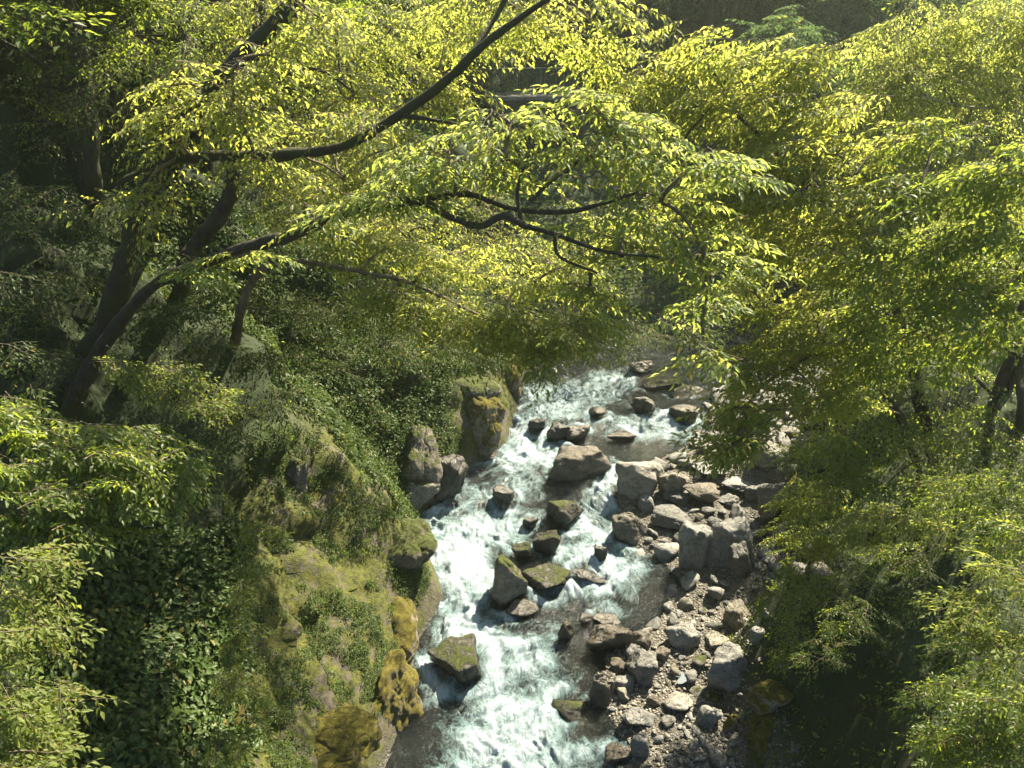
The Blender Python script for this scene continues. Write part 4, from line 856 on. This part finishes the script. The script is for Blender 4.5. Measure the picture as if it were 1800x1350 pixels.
# ---- more distant trees: a few kinds, copied
def proto(label, mat, seed, leaf, nb_=80, rx=2.5, rz=2.6):
    global rs
    keep = rs; rs = np.random.RandomState(seed)
    root = empty('forest_tree', (0, 0, 0)); tb = Tubes(); c = catmull([(0, 0, -1.5), (.1, 0, 1.5), (-.1, .15, 3.4), (.15, 0, 5.2)], 5); tb.add(c, np.linspace(.2, .07, len(c)), 8, .1)
    for k in range(7):
        a = k * 2.4; z = 2.2 + k * .4; e = np.array([math.cos(a) * rx * .8, math.sin(a) * rx * .8, z + 1.2]); c2 = catmull([(0, 0, z), e * .5 + np.array([0, 0, z * .55]), e], 5); tb.add(c2, np.linspace(.07, .02, len(c2)), 5)
    tb.build('trunk', BARK, root); LV = Leaves()
    t = unit(rs.normal(size=(nb_, 3))); t[:, 2] = np.abs(t[:, 2]) * rs.choice([1, 1, 1, -.6], nb_); lump = 1 + .3 * vnoise(t * 1.8 + seed, 3); ctr = t * rs.uniform(.45, 1, (nb_, 1)) ** .6 * lump[:, None] * [rx, rx, rz] + [0, 0, 4.]
    yaw = np.arctan2(t[:, 1], t[:, 0]) + rs.normal(size=nb_) * .5; pitch = .15 + rs.normal(size=nb_) * .25 - t[:, 2] * .4; sz = rs.uniform(1.1, 1.9, nb_)
    dirv = np.stack([np.cos(yaw) * np.cos(pitch), np.sin(yaw) * np.cos(pitch), -np.sin(pitch)], 1)
    boughs(LV, None, ctr - dirv * sz[:, None] * .5, yaw, pitch, rs.normal(size=nb_) * .3, sz, leaf, .5); LV.build('crown', LM[mat], root, False); rs = keep; return root
protos = [proto('', 'far', 1, .17), proto('', 'mid', 2, .15), proto('', 'dark', 3, .17), proto('', 'far', 4, .17, 95, 2.2, 3.4), proto('', 'bright', 5, .14)]
used = [False] * 5
def copytree(k, X, s, label, group, yaw=None):
    if not used[k]: r = protos[k]; used[k] = True
    else:
        r = protos[k].copy(); COL.objects.link(r)
        for ch in protos[k].children:
            c = ch.copy(); COL.objects.link(c); c.parent = r
    r.location = X; r.scale = (s * rs.uniform(.9, 1.15), s * rs.uniform(.9, 1.15), s * rs.uniform(.85, 1.2)); r.rotation_euler = (rs.normal() * .06, rs.normal() * .06, rs.uniform(0, 6.28)); tag(r, label, 'tree', group)
def forest(n, x0, x1, y0, y1, s0, s1, pk, label, group, ok=lambda x, y: True, mind=1.9, maxtop=None):
    pts = []; tr_ = 0
    while len(pts) < n and tr_ < n * 40:
        tr_ += 1; x, y = rs.uniform(x0, x1), rs.uniform(y0, y1); s = rs.uniform(s0, s1)
        if not ok(x, y) or any((x - a) ** 2 + (y - b) ** 2 < (mind * (s + c) / 2) ** 2 for a, b, c in pts): continue
        X = np.array([x, y, gz(x, y) - .2]); u, v, z = proj(X + [0, 0, 4 * s])
        if z < 3 or u < -260 or u > 2060: continue
        if 840 < u < 1070 and y < 47 and y > 30 and v < 260: continue
        if maxtop and not maxtop(u, v): continue
        pts.append((x, y, s)); copytree(rs.choice(5, p=pk), X, s, label, group)
rs = np.random.RandomState(5)
forest(34, -26, -5, 17, 36, .75, 1.25, [.1, .4, .3, .05, .15], 'leafy tree on the left hillside behind the long limbs', 'trees on the left hillside', lambda x, y: x < xL(y) - 6.5)
forest(40, 6, 29, 46.5, 58, .85, 1.2, [.5, .08, .22, .2, 0], 'bushy tree on the slope just above the footpath beyond the bend', 'trees above the footpath', lambda x, y: True, 1.35)
forest(88, -40, 50, 37, 70, .85, 1.5, [.4, .04, .36, .2, 0], 'tree on the shaded hillside beyond the bend of the river', 'trees beyond the bend', lambda x, y: not (xL(y) - 4 < x < xR(y) + 2), 1.7)
forest(80, -45, 80, 66, 115, 2.2, 3.2, [.45, 0, .2, .35, 0], 'distant tree on the high hillside at the back of the valley', 'trees on the far hillside', lambda x, y: True, 1.7)
forest(54, 9, 30, 19, 38, .38, .8, [.05, .5, .05, .05, .35], 'low leafy tree on the right bank beyond the stone bank', 'trees on the right bank', lambda x, y: x > min(float(xR(y)), 7.) + 5.8 and not (y < 30 and x < 14.5 and y > 21), 1.7)
for k in range(5):
    if not used[k]: copytree(k, (-20 - 3 * k, 34, gz(-20 - 3 * k, 34)), 1, 'leafy tree on the left hillside behind the long limbs', 'trees on the left hillside')

# ---- footpath with a railing high in the valley
pa, pb = P(868, 170, 37.5), P(1030, 176, 38.3); pb[2] = pa[2]
fr_ = empty('footpath_railing', (pa + pb) / 2); tag(fr_, 'grey metal railing along the concrete footpath glimpsed through the leaves at the top', 'railing')
cen = (pa + pb) / 2; dv = unit(pb - pa); dv[2] = 0; half = np.linalg.norm(pb - pa) / 2
mm, mn, mo = newmat('railing_metal'); q = N(mn, 'ShaderNodeBsdfPrincipled'); q.inputs['Base Color'].default_value = (.2, .21, .2, 1); q.inputs['Roughness'].default_value = .5; mn.links.new(q.outputs[0], mo.inputs[0])
for hh_, rr_ in ((1.25, .024), (.15, .016)):
    t = Tubes(); t.add([-dv * half + [0, 0, hh_], [0, 0, hh_ + 0.], dv * half + [0, 0, hh_]], rr_, 8); t.build('rail', mm, fr_)
t = Tubes(); ks = np.linspace(-half, half, 34); A0 = dv * ks[:, None] + [0, 0, .15]; t.prisms(A0, A0 + [0, 0, 1.1], .006); t.build('railing_bars', mm, fr_)
for k in np.linspace(-half, half, 5):
    t = Tubes(); t.add([dv * k, dv * k + [0, 0, .6], dv * k + [0, 0, 1.28]], .02, 8); t.build('post', mm, fr_)
cm = rockmat('concrete', (.10, .10, .09), (.2, .195, .175))
nrm = np.array([-dv[1], dv[0], 0]); vs = []
for sx_ in (-1, 1):
    for w_, z_ in ((-.15, 0), (1.5, 0), (1.5, -.16), (-.15, -.16)): vs.append(dv * half * 1.1 * sx_ + nrm * w_ + [0, 0, z_ - .01])
fs = np.array([[0, 1, 5, 4], [1, 2, 6, 5], [2, 3, 7, 6], [3, 0, 4, 7], [3, 2, 1, 0], [4, 5, 6, 7]])
sl = mkobj('footpath', np.array(vs), fs, cm); sl.location = cen; wv_ = np.array(vs); wv_[:, 2] = np.where(wv_[:, 2] < -.1, -2.6, -.175); wv_ += nrm * .12
rw = mkobj('retaining_wall', wv_, fs, rockmat('wall_stone', (.03, .03, .027), (.09, .085, .075), .35)); rw.location = cen; tag(rw, 'dark mossy retaining wall carrying the footpath among the trees', 'wall')
tag(sl, 'pale concrete footpath on the valley side', 'path', kind='structure')
# ---- the hazy air of the valley
hb = bpy.data.meshes.new('haze'); x0, x1, y0, y1, z0, z1 = gV[:, 0].min() - 2, gV[:, 0].max() + 2, gV[:, 1].min() - 2, gV[:, 1].max() + 2, gV[:, 2].min() - 1, gV[:, 2].max() + 18
hb.from_pydata([(x, y, z) for x in (x0, x1) for y in (y0, y1) for z in (z0, z1)], [], [(0, 1, 3, 2), (4, 6, 7, 5), (0, 4, 5, 1), (2, 3, 7, 6), (0, 2, 6, 4), (1, 5, 7, 3)])
hz_ = bpy.data.objects.new('haze', hb); COL.objects.link(hz_); tag(hz_, 'warm sunlit haze in the air of the valley', 'haze', kind='stuff')
hm = bpy.data.materials.new('haze'); hm.use_nodes = True; hm.node_tree.nodes.clear(); ho = hm.node_tree.nodes.new('ShaderNodeOutputMaterial'); hv = hm.node_tree.nodes.new('ShaderNodeVolumePrincipled')
hv.inputs['Color'].default_value = (.86, 1, .88, 1); hv.inputs['Density'].default_value = .0006; hv.inputs['Anisotropy'].default_value = .55
hm.node_tree.links.new(hv.outputs[0], ho.inputs['Volume']); hb.materials.append(hm)
print('POLYS', sum(len(o.data.polygons) for o in S.objects if o.type == 'MESH'))
